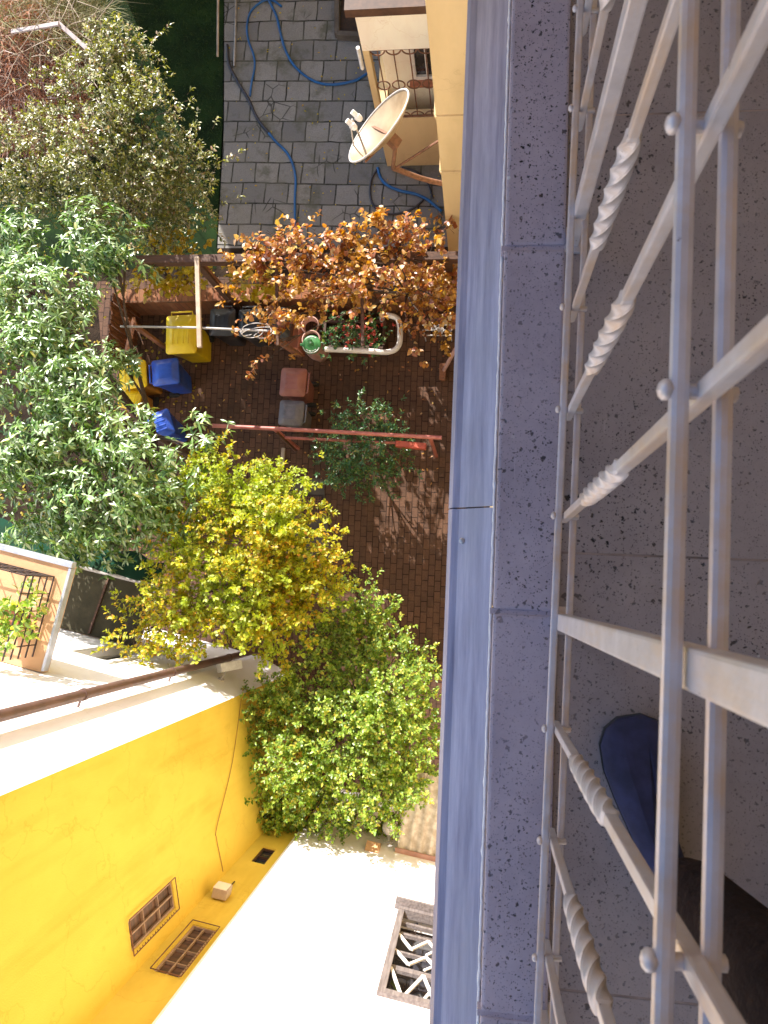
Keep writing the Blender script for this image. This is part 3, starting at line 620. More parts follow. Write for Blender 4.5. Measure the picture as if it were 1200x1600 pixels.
for a_, b_ in zip(fjs[:-1], fjs[1:]): strip(a_ + .002, b_ - .002, 'floor_slab', 'stone_floor', xe1 + .001, 1.45, ZF - .010, ZF, bev=.001)
for a_ in fjs[1:-1]: strip(a_ - .0018, a_ + .0018, 'joint', 'joint_fill', xe1 + .002, 1.44, ZF - .0108, ZF - .0008, bev=0)
strip(-3.2, 3.5, 'slab_core', 'mortar_line', xe1 + .002, 1.45, ZF - .3, ZF - .0105, bev=0)
# facade behind the balcony and unseen blocks added to shade it
house = thing('own_house', 'sand coloured house front carrying the stone balcony', 'building', (1.5, 0, 0))
mb = MB(); mb.box((4.45, -2, 9), (6, 14, 18)); mb.box((2.36, 1.2, 5.9), (4.9, 9.2, 11.8)) if 0 else None
mb.build('wall', 'sand', house)
mb = MB(); mb.box((2.45, -.3, 6.0), (2.2 + 2.6 - .14, 11.4, 12.2)); mb.build('lower_wall', 'sand', house)
mb = MB(); mb.box((.70, -.2, 15.55), (1.5, 7.4, .18)); mb.build('added_sky_screen', 'sand', house)  # unseen slab added overhead to cut sky light on the balcony
mb = MB(); mb.box((0, 2.15, 14.0), (3.4, .9, 2.9)); mb.build('added_sun_screen', 'sand', house)  # unseen block added to keep direct sun off the balcony

# wing of the house further along, with porch
ex = at(702, 438, 0)
dY = azv(703, 430); Yw = 5.7
def on_plane_y(px, py, Y):
    w = azv(px, py); t = Y / w[1]; return Vector((w[0] * t, Y, H - t))
pe = on_plane_y(692, 300, Yw); xw = pe.x
wing = thing('house_wing', 'pale yellow projecting wing of the house beyond the vine', 'building', (xw + 1, Yw + 1, 0))
mb = MB(); mb.prism([(xw, Yw), (xw + 4, Yw), (xw + 4, Yw + 11), (xw, Yw + 11)], 0, 13.2); mb.build('wall', 'sand', wing)
for py in (181, 268):
    q = on_plane_y(700, py, Yw); MB().box((xw + 1.99, Yw - .008, q.z), (4, .03, .05)).build('string_course', 'sand', wing)
    MB().box((xw - .008, Yw + 1.0, q.z), (.03, 2.0, .05)).build('string_course', 'sand', wing)
Yp = at(640, 259, 0).y; pl = on_plane_y(605, 259, Yp); pr_x = xw
zof = lambda py: on_plane_y(630, py, Yp).z
zA, zB, zC_, zD = zof(185), zof(77), zof(22), zof(-4)
xl = pl.x
po = thing('porch', 'cream walled porch with curly iron grille on the house wing', 'porch', ((xl + xw) / 2, Yp + 1, 0))
mb = MB()
mb.box(((xl + xw) / 2, Yp + .08, zA / 2), (xw - xl, .16, zA)); mb.build('parapet', 'sand', po)
mb = MB(); mb.box(((xl + xw) / 2, Yp + .08, (zB + zC_) / 2), (xw - xl, .16, zC_ - zB)); mb.build('lintel', 'cream', po)
mb = MB(); mb.box(((xl + xw) / 2 - .06, Yp + 1.43, zC_ + .08), (xw - xl + .14, 2.9, .15)); mb.build('roof', 'plastic_brown', po)
mb = MB(); mb.box((xl + .05, Yp + .08, (zA + zB) / 2), (.10, .155, zB - zA)); mb.build('post', 'sand', po)
mb = MB(); mb.box((xl + .08, Yp + 1.45, zA / 2), (.16, 2.58, zA)); mb.build('parapet', 'sand', po)
# back wall with window
ib = Yp + .62
wl, wr = xl + .62, xl + 1.12; wz0, wz1 = zA + .12, zB - .1
mb = MB(); wall_face(mb, np.array([xl + .16, ib]), np.array([1.0, 0]), 0, xw - xl - .16, 0, zC_, [(wl - xl - .16, wr - xl - .16, wz0, wz1)], .1, np.array([0, 1.0])); mb.build('back_wall', 'cream', po)
f = MB()
for z in (wz0 + .03, wz1 - .03): f.box(((wl + wr) / 2, ib + .03, z), (wr - wl, .05, .06))
for x in (wl + .03, wr - .03, (wl + wr) / 2): f.box((x, ib + .03, (wz0 + wz1) / 2), (.06 if x != (wl + wr) / 2 else .035, .05, wz1 - wz0 - .12))
wo = f.build('window', 'white_paint', po)
g = MB(); g.add([(wl, ib + .06, wz0), (wr, ib + .06, wz0), (wr, ib + .06, wz1), (wl, ib + .06, wz1)], [(0, 1, 2, 3)]); g.build('pane', 'glass', wo)
g = MB(); g.box(((wl + wr) / 2, ib - .05, wz0 - .03), (wr - wl + .12, .12, .05)); g.build('sill', 'terracotta', wo)
# curly grille
k = MB(); yg = Yp + .03; gx0, gx1 = xl + .1, xw - .01
for z in (zA + .015, zB - .015): k.bar((gx0, yg, z), (gx1, yg, z), .03)
nb = 5
for i in range(nb): x = gx0 + (gx1 - gx0) * (i + .5) / nb; k.tube([(x, yg, zA), (x, yg, zB)], .011, 6)
def ring(x, z, r, a0=0, a1=360):
    nn_ = 18; pts = [(x + r * math.cos(R_(a0 + (a1 - a0) * i / nn_)), yg - .004, z + r * math.sin(R_(a0 + (a1 - a0) * i / nn_))) for i in range(nn_ + (0 if a1 - a0 == 360 else 1))]
    k.tube(pts, .012, 6, closed=(a1 - a0 == 360))
w_ = (gx1 - gx0) / nb
for i in range(nb):
    x = gx0 + w_ * (i + 1)
    ring(x - w_ * .5, (zA + zB) / 2, w_ * .42)
    ring(x - w_ * .5, zB - .03, w_ * .46, 180, 360); ring(x - w_ * .5, zA + .03, w_ * .46, 0, 180)
k.build('grille', 'rust', po)
MB().tube([(xl - .05, Yp - .03, zB - .35), (xl - .05, Yp - .03, zB + .12)], .03, 10).build('drainpipe', 'white_paint', po)
# hatch kerb at the far end
hk = thing('cellar_hatch', 'pale stone kerb round a dark cellar opening at the porch', 'hatch', at(546, 20, 0))
q = [at(528, -20, 0), at(528, 60, 0), at(566, 62, 0)]
k = MB()
for a_, b_ in ((q[0], q[1]), (q[1], q[2])): k.bar(a_ + Vector((0, 0, .08)), b_ + Vector((0, 0, .08)), .1, .16, .01)
k.build('kerb', 'concrete', hk)
MB().box(at(552, 15, .02), (.5, 1.0, .02)).build('opening', 'iron', hk)

# ------------------------------------------------------------------ satellite dish
dc = at(597, 203, 4.2)
az_, el_ = R_(152), R_(41)
nd = Vector((math.cos(el_) * math.cos(az_), math.cos(el_) * math.sin(az_), math.sin(el_)))
dx = Vector((-math.sin(az_), math.cos(az_), 0)); dyv = nd.cross(dx).normalized()
ds = thing('satellite_dish', 'cream satellite dish on a rusty arm over the paving', 'satellite dish', dc)
RD = .57
def dish_pt(r, a, off=0): return dc + dx * (r * RD * math.cos(a)) + dyv * (r * RD * 1.06 * math.sin(a)) + nd * (.20 * r * r - .12 + off)
NR, NA = 12, 48
vs = [dish_pt(i / NR, 2 * math.pi * j / NA) for i in range(NR + 1) for j in range(NA)]
vb = [dish_pt(i / NR, 2 * math.pi * j / NA, -.008) for i in range(NR + 1) for j in range(NA)]
fs = [(i * NA + j, (i + 1) * NA + j, (i + 1) * NA + (j + 1) % NA, i * NA + (j + 1) % NA) for i in range(NR) for j in range(NA)]
b_ = MB(); b_.add(vs, fs, True); b_.add(vb, [f[::-1] for f in fs], True); rf = b_.build('reflector', 'dish', ds)
b_ = MB(); b_.tube([dish_pt(1, 2 * math.pi * j / NA, -.004) for j in range(NA)], .014, 8, closed=True); b_.build('rim', 'dish_rim', rf)
bot = dish_pt(1.0, -math.pi / 2); foc = dc + nd * .52 - dyv * .30
lp = at(551, 186, foc.z); foc = lp
b_ = MB(); b_.tube([bot, foc - nd * 0 + dyv * -.02], .016, 8); b_.tube([dish_pt(.98, -math.pi / 2 + .35), foc + dx * .06], .010, 8); b_.build('feed_arm', 'dish_rim', ds)
for sg in (-1, 1):
    c = foc + dx * (.07 * sg); b_ = MB(); b_.tube([c + nd * .06, c - nd * .03], .035, 12); b_.tube([c - nd * .03, c - nd * .075], .048, 14); b_.sphere(c - nd * .075, .047, 12, 8, (1, 1, .7)); b_.build('receiver', 'white_paint', ds)
hub = dish_pt(0, 0, -.02)
b_ = MB(); b_.bar(hub, hub - nd * .16, .14, .14, .01)
elbow = at(614, 262, 3.75)
b_.tube([hub - nd * .12, elbow], .03, 10); b_.build('mount', 'rust', ds)
wallp = Vector((xw, Yw + .35, at(692, 300, 3.1).z))
b_ = MB(); b_.tube(smooth_path([elbow, (elbow + wallp) / 2 + Vector((0, 0, -.05)), wallp], 6), .038, 10); b_.build('arm', 'rust', ds)
b_ = MB(); b_.bar(elbow + Vector((.05, 0, 0)), (xw, Yw + .25, 4.4), .025); b_.build('brace', 'rust', ds)
b_ = MB(); b_.bar(dish_pt(.15, -2.2, -.03), dish_pt(.95, -1.9, -.05), .035, .05); b_.bar(dish_pt(.15, -.9, -.03), dish_pt(.9, .1, -.05), .02, .03); b_.build('back_rib', 'rust', ds)

# ------------------------------------------------------------------ railing
YP_TOP = .53; ZB = H - 1.30; ZT = H - .50; XO, XI = .1235, .1505
rl = thing('balcony_railing', 'pale grey iron railing with twisted bars on the balcony edge', 'railing', (.137, 0, ZF))
MB().box((XO, 0, ZB), (.0120, 5.2, .010), None, .003).build('bottom_rail', 'rail_paint', rl)
MB().box((XI - .002, 0, ZB - .012), (.0110, 5.2, .010), None, .003).build('bottom_rail', 'rail_paint', rl)
MB().box((XO - .004, 0, ZT), (.0125, 5.2, .010), None, .004).build('top_rail', 'rail_paint', rl)
MB().box((XI - .003, 0, ZT - .004), (.0120, 5.2, .010), None, .004).build('top_rail', 'rail_paint', rl)
MB().box((.145, 0, H - .15), (.05, 5.2, .018), None, .005).build('handrail', 'rail_paint', rl)
XM = (XO + XI) / 2
def baluster(y):
    b_ = MB(); hw_ = .0062; z0, z1 = ZB - .055, H - .16; tz0, tz1 = ZB + .235, ZB + .50; rings = []
    zs = [z0 - .012, z0] + list(np.linspace(tz0 - .012, tz1 + .012, 70)) + [z1]
    for i, z in enumerate(zs):
        u = min(max((z - tz0) / (tz1 - tz0), 0), 1); ang = u * math.pi * 2 * 1.5
        inside = tz0 - .012 < z < tz1 + .012; wv = hw_ * (1 + .60 * max(0, math.sin(math.pi * u)) ** .14 if inside and 0 < u < 1 else 1)
        if i == 0: wv = hw_ * .45
        pr = [(-1, -1), (-.6, -1.0), (.6, -1.0), (1, -1), (1, -.6), (1, .6), (1, 1), (.6, 1), (-.6, 1), (-1, 1), (-1, .6), (-1, -.6)]
        rd = [.93 if abs(px) == 1 and abs(py) == 1 else 1 for px, py in pr]
        rings.append([(XM + (px * math.cos(ang) - py * math.sin(ang)) * wv * k_, y + (px * math.sin(ang) + py * math.cos(ang)) * wv * k_, z) for (px, py), k_ in zip(pr, rd)])
    b_.loft(rings, True, False); bo = b_.build('baluster', 'rail_paint', rl)
    for z, rr_ in ((ZB, .0066), (ZT, .0072)):
        zi = z - .008; r_ = MB()
        xo_ = XO - (.004 if z == ZT else 0)
        r_.tube([(xo_ - .008, y, z), (XI + .006, y, zi)], rr_ * .75, 8); r_.sphere((xo_ - .0085, y, z), rr_, 10, 7, (.75, 1, 1))
        r_.build('rivet', 'rail_paint', bo)
def py2y(py): return azv(868, py)[1] * 1.30
for py in (15, 170, 480, 640, 806, 1140, 1316, 1500): baluster(py2y(py))
for py in (-130, -480, -640, -800, 1810, 1980): baluster(py2y(py))
for py in (330, 972, 1650, -300):
    y = py2y(py); MB().box((.139, y, (ZF + H - .15) / 2), (.022, .027, H - .15 - ZF), None, .003).build('post', 'rail_paint', rl)
    MB().box((.128, y, ZF + .006), (.055, .05, .008), None, .002).build('base_plate', 'rail_paint', rl)

rl.rotation_euler.z = R_(-1.05)
# ------------------------------------------------------------------ person on the balcony (legs in view)
toe = at(988, 1122, ZF + .04); heel = at(1046, 1400, ZF + .04)
def skin_mesh(name, pts, edges, mat, parent, sub=2, root=0):
    me = bpy.data.meshes.new(name + '_cage'); me.from_pydata([p[0] for p in pts], edges, []); o = bpy.data.objects.new(name + '_cage', me); C.objects.link(o)
    md = o.modifiers.new('s', 'SKIN'); md.use_smooth_shade = True
    for i, (p, r) in enumerate(pts): me.skin_vertices[0].data[i].radius = (r, r) if not isinstance(r, tuple) else r
    for i in range(len(pts)): me.skin_vertices[0].data[i].use_root = (i == root)
    s2 = o.modifiers.new('u', 'SUBSURF'); s2.levels = sub; s2.render_levels = sub
    dg = bpy.context.evaluated_depsgraph_get(); ev = o.evaluated_get(dg); nm = bpy.data.meshes.new_from_object(ev)
    bpy.data.objects.remove(o); off = LOC[parent.name]
    for v in nm.vertices: v.co -= off
    nm.materials.clear(); nm.materials.append(M[mat]); 
    for f_ in nm.polygons: f_.use_smooth = True
    o2 = bpy.data.objects.new(name, nm); C.objects.link(o2); o2.parent = parent; LOC[o2.name] = off; return o2
fd = (toe - heel).normalized(); sd2 = Vector((fd.y, -fd.x, 0))
pers = thing('person', 'person in navy shoes and dark brown clothes standing behind the railing', 'person', (heel.x + .16, heel.y, ZF))
An1 = Vector((heel.x, heel.y + .05, ZF + .12)); An2 = An1 + Vector((.25, -.13, 0))
Kn1 = An1 + Vector((.03, .0, .42)); Kn2 = An2 + Vector((.0, .03, .42))
pel = (An1 + An2) / 2 + Vector((.05, -.10, .84)); Hp1 = pel + Vector((-.10, .02, -.04)); Hp2 = pel + Vector((.10, 0, -.04))
ch = pel + Vector((.02, -.02, .36)); nk = ch + Vector((0, .03, .17)); hdp = nk + Vector((0, .05, .14)); hdt = hdp + Vector((0, .01, .11))
S1, S2 = ch + Vector((-.19, .02, .08)), ch + Vector((.19, .02, .08))
El1 = S1 + Vector((.0, .22, -.18)); El2 = S2 + Vector((-.02, .24, -.16)); Ha1 = Vector((.06, -.13, H + .06)); Ha2 = Vector((.16, -.10, H + .10))
bpts = [(pel, .11), (pel + Vector((0, 0, .18)), .10), (ch, .12), (nk, .055), (hdp, .085), (hdt, .075), (S1, .055), (El1, .042), (Ha1, .027), (S2, .055), (El2, .042), (Ha2, .027), (Hp1, .085), (Kn1, .055), (An1, .04), (Hp2, .085), (Kn2, .055), (An2, .04), (hdp + Vector((0, .09, -.03)), .02)]
bed = [(0, 1), (1, 2), (2, 3), (3, 4), (4, 5), (2, 6), (6, 7), (7, 8), (2, 9), (9, 10), (10, 11), (0, 12), (12, 13), (13, 14), (0, 15), (15, 16), (16, 17), (4, 18)]
for wr, sg in ((8, 1), (11, -1)):
    w0 = bpts[wr][0]; k0 = len(bpts); bpts.append((w0 + Vector((0, .05, .01)), .022)); bed.append((wr, k0))
    for j in range(4):
        b0 = w0 + Vector(((j - 1.5) * .019, .09, .012)); L = (.030, .036, .034, .026)[j]
        i0 = len(bpts); bpts += [(b0, .009), (b0 + Vector((0, L, -.004)), .008), (b0 + Vector((0, L * 1.7, -.022)), .007)]; bed += [(k0, i0), (i0, i0 + 1), (i0 + 1, i0 + 2)]
    i0 = len(bpts); bpts += [(w0 + Vector((.035 * sg, .035, 0)), .010), (w0 + Vector((.05 * sg, .065, -.012)), .008)]; bed += [(wr, i0), (i0, i0 + 1)]
skin_mesh('body', bpts, bed, 'skin', pers)
tp = [(pel + Vector((0, 0, .05)), .16), (Hp1, .115), ((Hp1 + Kn1) / 2 + Vector((0, .01, 0)), .098), (Kn1, .08), ((Kn1 + An1) / 2, .066), (An1 + Vector((0, -.01, -.03)), .060), (Hp2, .115), ((Hp2 + Kn2) / 2, .098), (Kn2, .08), ((Kn2 + An2) / 2, .066), (An2 + Vector((0, -.01, -.03)), .06)]
skin_mesh('trousers', tp, [(0, 1), (1, 2), (2, 3), (3, 4), (4, 5), (0, 6), (6, 7), (7, 8), (8, 9), (9, 10)], 'trouser', pers)
jp = [(pel + Vector((.0, .03, .12)), .17), (pel + Vector((0, .02, .25)), .15), (ch, .16), (nk + Vector((0, 0, -.03)), .075), (S1, .075), (El1, .06), (Ha1 + (El1 - Ha1) * .12, .042), (S2, .075), (El2, .06), (Ha2 + (El2 - Ha2) * .12, .042)]
skin_mesh('jacket', jp, [(0, 1), (1, 2), (2, 3), (2, 4), (4, 5), (5, 6), (2, 7), (7, 8), (8, 9)], 'trouser', pers)
MB().sphere(hdp + Vector((0, -.015, .05)), .112, 18, 12, (.92, 1.0, 1.0)).build('hair', 'hair', pers)
def shoe(a, t_):
    a = Vector((a.x, a.y, 0))
    d = (t_ - a); d.z = 0; L = d.length; d.normalize(); sx = Vector((d.y, -d.x, 0)); z0 = ZF
    out = [(-.02, .028), (.0, .036), (.08, .038), (.3, .036), (.55, .052), (.72, .060), (.86, .058), (.95, .044), (1.0, .020)]
    def ring_(k, top): 
        return [a + d * (u * L) + sx * (w * k - (.006 if 0.2 < u < .9 else 0)) + Vector((0, 0, top(u))) for u, w in out] + [a + d * (u * L) - sx * (w * k) + Vector((0, 0, top(u))) for u, w in reversed(out)]
    hh = lambda u: .105 if u < .2 else .105 - (u - .2) * .09
    b_ = MB(); rg = [ring_(1.0, lambda u: z0 + .014), ring_(1.04, lambda u: z0 + .03), ring_(1.0, lambda u: z0 + .03 + (hh(u) - .03) * .45), ring_(.82, lambda u: z0 + .03 + (hh(u) - .03) * .82), ring_(.4, lambda u: z0 + hh(u))]
    b_.loft(rg, True, True); so = b_.build('shoe', 'shoe', pers)
    b_ = MB(); b_.loft([ring_(1.03, lambda u: z0 + .001), ring_(1.06, lambda u: z0 + .018)], True, False); b_.build('sole', 'sole', so)
shoe(heel, toe); shoe(Vector((An2.x, An2.y - .05, ZF)), Vector((An2.x + .05, An2.y + .24, ZF)))

# ------------------------------------------------------------------ wheelie bins
def rrect(hx, hy, r, z, nseg=4, cx=0, cy=0):
    out = []
    for sx_, sy_, a0 in ((1, 1, 0), (-1, 1, 90), (-1, -1, 180), (1, -1, 270)):
        for k in range(nseg + 1):
            a = R_(a0 + 90 * k / nseg); out.append((cx + sx_ * (hx - r) + r * math.cos(a), cy + sy_ * (hy - r) + r * math.sin(a), z))
    return out
def wheelie(name, label, w, d, h, mat, lid, loc, rz, group):
    t = thing(name, label, 'bin', (0, 0, 0), group)
    b_ = MB(); b_.loft([rrect(w * .36, d * .34, .04, .03, cy=.02), rrect(w * .42, d * .40, .05, h * .5, cy=.01), rrect(w * .48, d * .47, .05, h - .10), rrect(w * .5, d * .49, .05, h - .09), rrect(w * .5, d * .49, .05, h - .05)]); b_.build('body', mat, t)
    b_ = MB(); b_.loft([rrect(w * .515, d * .51, .05, h - .048), rrect(w * .52, d * .515, .055, h - .02), rrect(w * .50, d * .495, .05, h + .0), rrect(w * .40, d * .38, .06, h + .015), rrect(w * .385, d * .36, .06, h + .032), rrect(w * .15, d * .15, .05, h + .042)])
    lo = b_.build('lid', lid, t)
    b_ = MB()
    for k in (-.26, -.09, .09, .26): b_.box((w * k, -.02, h + .036), (.03, d * .5, .02), None, .008)
    b_.build('lid_rib', lid, lo)
    b_ = MB(); b_.tube([(-w * .36, d * .5, h - .04), (-w * .36, d * .6, h - .02), (w * .36, d * .6, h - .02), (w * .36, d * .5, h - .04)], .016, 8); b_.build('handle', mat, t)
    for sx_ in (-1, 1):
        b_ = MB(); b_.tube([(sx_ * w * .40 - .025, d * .36, .10), (sx_ * w * .40 + .025, d * .36, .10)], .10, 18); b_.build('wheel', 'rubber', t)
    t.location = loc; t.rotation_euler = (0, 0, rz); return t
G = 'wheelie bins in the brick yard'
def binloc(px, py, h): q = at(px, py, h); return (q.x, q.y, .004)
yb1 = wheelie('wheelie_bin', 'large yellow wheelie bin with closed lid under the metal pole', .56, .70, 1.05, 'yellow_bin', 'yellow_bin', binloc(283, 522, 1.05), R_(3), G)
bb1 = wheelie('wheelie_bin', 'blue wheelie bin below the large yellow bin', .47, .50, .95, 'blue_bin', 'blue_bin', binloc(258, 581, .95), R_(98), G)
wheelie('wheelie_bin', 'reddish brown wheelie bin standing alone in the yard', .50, .46, .95, 'brown_bin', 'brown_bin', binloc(458, 597, .95), R_(-92), G)
wheelie('wheelie_bin', 'grey wheelie bin next to the reddish brown bin by the red bar', .44, .44, .9, 'grey_bin', 'grey_bin', binloc(455, 645, .9), R_(-92), G)
kb = wheelie('wheelie_bin', 'black bin beside the pale post, leftmost of the black bins at the wall', .46, .50, .95, 'black_bin', 'black_bin', binloc(347, 503, .95), R_(0), G)
dup(kb, binloc(392, 504, .95), R_(2), 'black bin in the middle of the row along the wall', G)
dup(kb, binloc(434, 506, .95), R_(-3), 'black bin nearest the rusty vine, at the right end of its row', G)
wheelie('wheelie_bin', 'amber yellow bin half hidden under green leaves', .5, .5, .95, 'amber_bin', 'yellow_bin', binloc(207, 585, .95), R_(8), G)
wheelie('wheelie_bin', 'small yellow bin peeping out of the silvery tree', .4, .4, .8, 'amber_bin', 'yellow_bin', binloc(203, 622, .8), R_(-12), G)
dup(bb1, binloc(248, 664, .95), R_(112), 'blue bin mostly hidden by the silvery leaved tree', G)

# ------------------------------------------------------------------ low wall, slat fence, pergola
zw = .75
lw = thing('brick_wall', 'low brick wall with lit red brown coping behind the black bins', 'wall', at(300, 470, 0))
a_, b_ = at(182, 463, zw), at(760, 450, zw)
dv = (b_ - a_).normalized(); mid = (a_ + b_) / 2; ang = math.atan2(dv.y, dv.x)
MB().box((mid.x, mid.y, zw / 2 - .03), ((b_ - a_).length, .20, zw - .06), (0, 0, ang)).build('wall', 'fencebrick', lw)
MB().box((mid.x, mid.y, zw - .03), ((b_ - a_).length + .02, .26, .06), (0, 0, ang), .006).build('coping', 'fencebrick', lw)
sf = thing('slat_fence', 'dark red slat fence leaning at the left of the yellow bin', 'fence', at(170, 520, 0))
for k in range(14):
    q = at(176 - k * .8 + 2, 462 + k * 7.0, 1.1)
    MB().box((q.x, q.y, .58), (.03, .075, 1.12 + .05 * random.random()), (0, R_(random.uniform(-2, 2)), R_(8)), .004).build('slat', 'wood_red', sf)
q0, q1 = at(176, 458, 1.0), at(168, 560, 1.0)
for z in (.3, .95): MB().bar((q0.x - .035, q0.y, z), (q1.x - .035, q1.y, z), .03, .06).build('rail', 'wood_brown', sf)
pg = thing('pergola', 'brown timber pergola with pale crossbar carrying the rust coloured vine', 'pergola', at(430, 450, 0))
zp = 2.55
def beam(p0, p1, w, h, mat, name='beam'): return MB().bar(p0, p1, w, h, .006).build(name, mat, pg)
beam(at(212, 408, zp), at(735, 402, zp), .13, .16, 'wood_brown')
beam(at(308, 402, zp + .11), at(312, 543, zp + .11), .07, .06, 'wood_pale', 'crossbar')
beam(at(432, 398, zp + .11), at(434, 540, zp + .11), .05, .05, 'wood_brown', 'crossbar')
beam(at(565, 396, zp + .11), at(567, 540, zp + .11), .05, .05, 'wood_brown', 'crossbar')
MB().tube([at(188, 510, zp + .04), at(310, 512, zp + .04), at(440, 518, zp + .04)], .018, 8).build('tube', 'wire', pg)
for px, py in ((308, 408), (560, 405), (700, 403)):
    q = at(px, py, zp); MB().bar((q.x, q.y, 0), (q.x, q.y, zp - .085), .11, .11, .006).build('post', 'wood_brown', pg)
for (x0, y0, zz0, x1, y1, zz1) in ((312, 410, zp - .1, 352, 455, 1.3), (196, 498, 2.2, 262, 546, .5), (210, 500, 2.3, 195, 560, 1.0), (415, 520, 2.4, 470, 556, .9)):
    MB().bar(at(x0, y0, zz0), at(x1, y1, zz1), .10, .05, .005).build('brace', 'wood_red', pg)
wc = thing('wire_coil', 'tangled pale wire hanging on the pergola tube', 'wire', at(420, 518, 2.7))
for k in range(3):
    pts = []
    for i in range(26):
        t_ = i / 25; aa = t_ * 2 * math.pi * 1.1 + k
        pts.append(at(385 + 45 * t_ * (1 if k % 2 else .6) + (26 - 7 * k) * math.cos(aa * (1 + .15 * k)) * (1 - .5 * t_), 515 + (14 - 5 * k) * math.sin(aa) * (1 - .4 * t_) + 6 * k * t_, 2.68 + .08 * math.sin(3 * aa)))
    MB().tube(smooth_path(pts, 3), .007, 5).build('strand', 'wire', wc)

# ------------------------------------------------------------------ planter corner
plz = .55
pq = at(553, 522, plz)
plt = thing('flower_planter', 'brown planter of red flowers behind the white bent tube', 'planter', (pq.x, pq.y, 0))
f = MB()
for (cx_, cy_, sx_, sy_) in ((0, .24, 1.15, .05), (0, -.24, 1.15, .05), (-.55, 0, .05, .43), (.55, 0, .05, .43)): f.box((pq.x + cx_, pq.y + cy_, plz / 2), (sx_, sy_, plz), None, .006)
f.build('box', 'plastic_brown', plt)
MB().box((pq.x, pq.y, plz - .1), (1.06, .42, .1)).build('earth', 'soil', plt)
MB().box((pq.x + .1, pq.y - .275, plz - .02), (.75, .02, .05), None, .004).build('trim', 'wood_pale', plt)
zt = .95
tr = tag(MB().tube(smooth_path([at(508, 546, zt), at(540, 547, zt), at(580, 549, zt), at(606, 550, zt), at(620, 544, zt), at(625, 530, zt), at(624, 505, zt), at(618, 496, zt), at(606, 493, zt), at(597, 494, zt - .05), at(597, 500, zt - .5)], 6), .05, 12).build('bent_tube', 'pvc'), 'white plastic tube bent round the flower planter', 'tube')
gd = thing('round_green_lid', 'round green lid with white rim marks beside the white bent tube', 'lid', at(487, 539, .98))
c = at(487, 539, .98); b_ = MB(); lathe(b_, c, [(.001, .0), (.165, .0), (.172, .012), (.165, .026), (.14, .028), (.12, .034), (.001, .036)], 36); b_.build('disc', 'green_disc', gd)
b_ = MB()
for a0, a1, r in ((200, 340, .148), (55, 125, .135), (225, 315, .115)):
    nn_ = 14
    for i in range(nn_):
        if r < .14 and i % 4 == 3: continue
        x0, x1 = R_(a0 + (a1 - a0) * i / nn_), R_(a0 + (a1 - a0) * (i + .92) / nn_); r2 = r + .016
        b_.add([(c.x + rr_ * math.cos(x_), c.y + rr_ * math.sin(x_), c.z + .0375) for rr_, x_ in ((r, x0), (r2, x0), (r2, x1), (r, x1))], [(0, 3, 2, 1)])
b_.build('rim_mark', 'white_paint', gd)
b_ = MB(); b_.box((c.x - .18, c.y, c.z + .01), (.06, .05, .02), None, .005); b_.build('tab', 'green_disc', gd)
pk = thing('clay_urn', 'pinkish clay urn under the round green lid', 'urn', at(490, 520, 0.3).xy.to_3d())
c2 = at(486, 530, .95); c2 = Vector((c2.x, c2.y, 0)); pk.location = c2; LOC[pk.name] = c2
lathe(MB(), c2, [(.001, 0), (.13, .0), (.20, .3), (.22, .55), (.17, .82), (.155, .9), (.17, .95), (.15, .96), (.13, .9)], 28).build('pot', 'pink_clay', pk)
lathe(MB(), at(487, 512, .7), [(.12, .0), (.15, .12), (.17, .14), (.15, .15)], 24).build('saucer', 'pink_clay', pk)
tc_ = at(456, 522, .7); bx = thing('terracotta_trough', 'narrow terracotta trough at the end of the black bins', 'trough', (tc_.x, tc_.y, 0))
MB().loft([rrect(.1, .2, .02, .0, cx=tc_.x, cy=tc_.y), rrect(.14, .27, .02, .7, cx=tc_.x, cy=tc_.y), rrect(.11, .24, .02, .7, cx=tc_.x, cy=tc_.y), rrect(.1, .22, .02, .62, cx=tc_.x, cy=tc_.y)]).build('trough', 'terracotta', bx)
sh = thing('wire_shelf', 'small wire shelf with two white cups against the house', 'shelf', at(682, 518, .5))
for k in range(3): MB().tube([at(660, 508 + 8 * k, .6), at(706, 508 + 8 * k, .6)], .012, 6).build('rod', 'wire', sh)
for px, py in ((662, 516), (704, 516)): q = at(px, py, .6); MB().tube([q, (q.x, q.y, 0)], .012, 6).build('leg', 'wire', sh)
for (px, py, r, lb) in ((678, 514, .05, 'smaller white cup on the wire shelf, left of the other'), (688, 519, .07, 'larger white cup on the wire shelf nearest the house')):
    q = at(px, py, .61); o = MB(); lathe(o, q, [(.001, 0), (r * .7, 0), (r, r * 1.6), (r * .9, r * 1.6), (r * .6, .02), (.001, .02)], 20); tag(o.build('cup', 'white_paint'), lb, 'cup', 'white cups')
q = at(700, 568, .9); sp2 = thing('broom', 'broom with a tan handle leaning on the house front', 'broom', (q.x, q.y, 0))
MB().tube([at(694, 578, .5), at(712, 545, 1.3)], .035, 10).build('handle', 'pink_clay', sp2)
MB().box(at(692, 582, .2), (.12, .3, .35), (R_(12), 0, 0), .02).build('brush', 'wood_red', sp2)

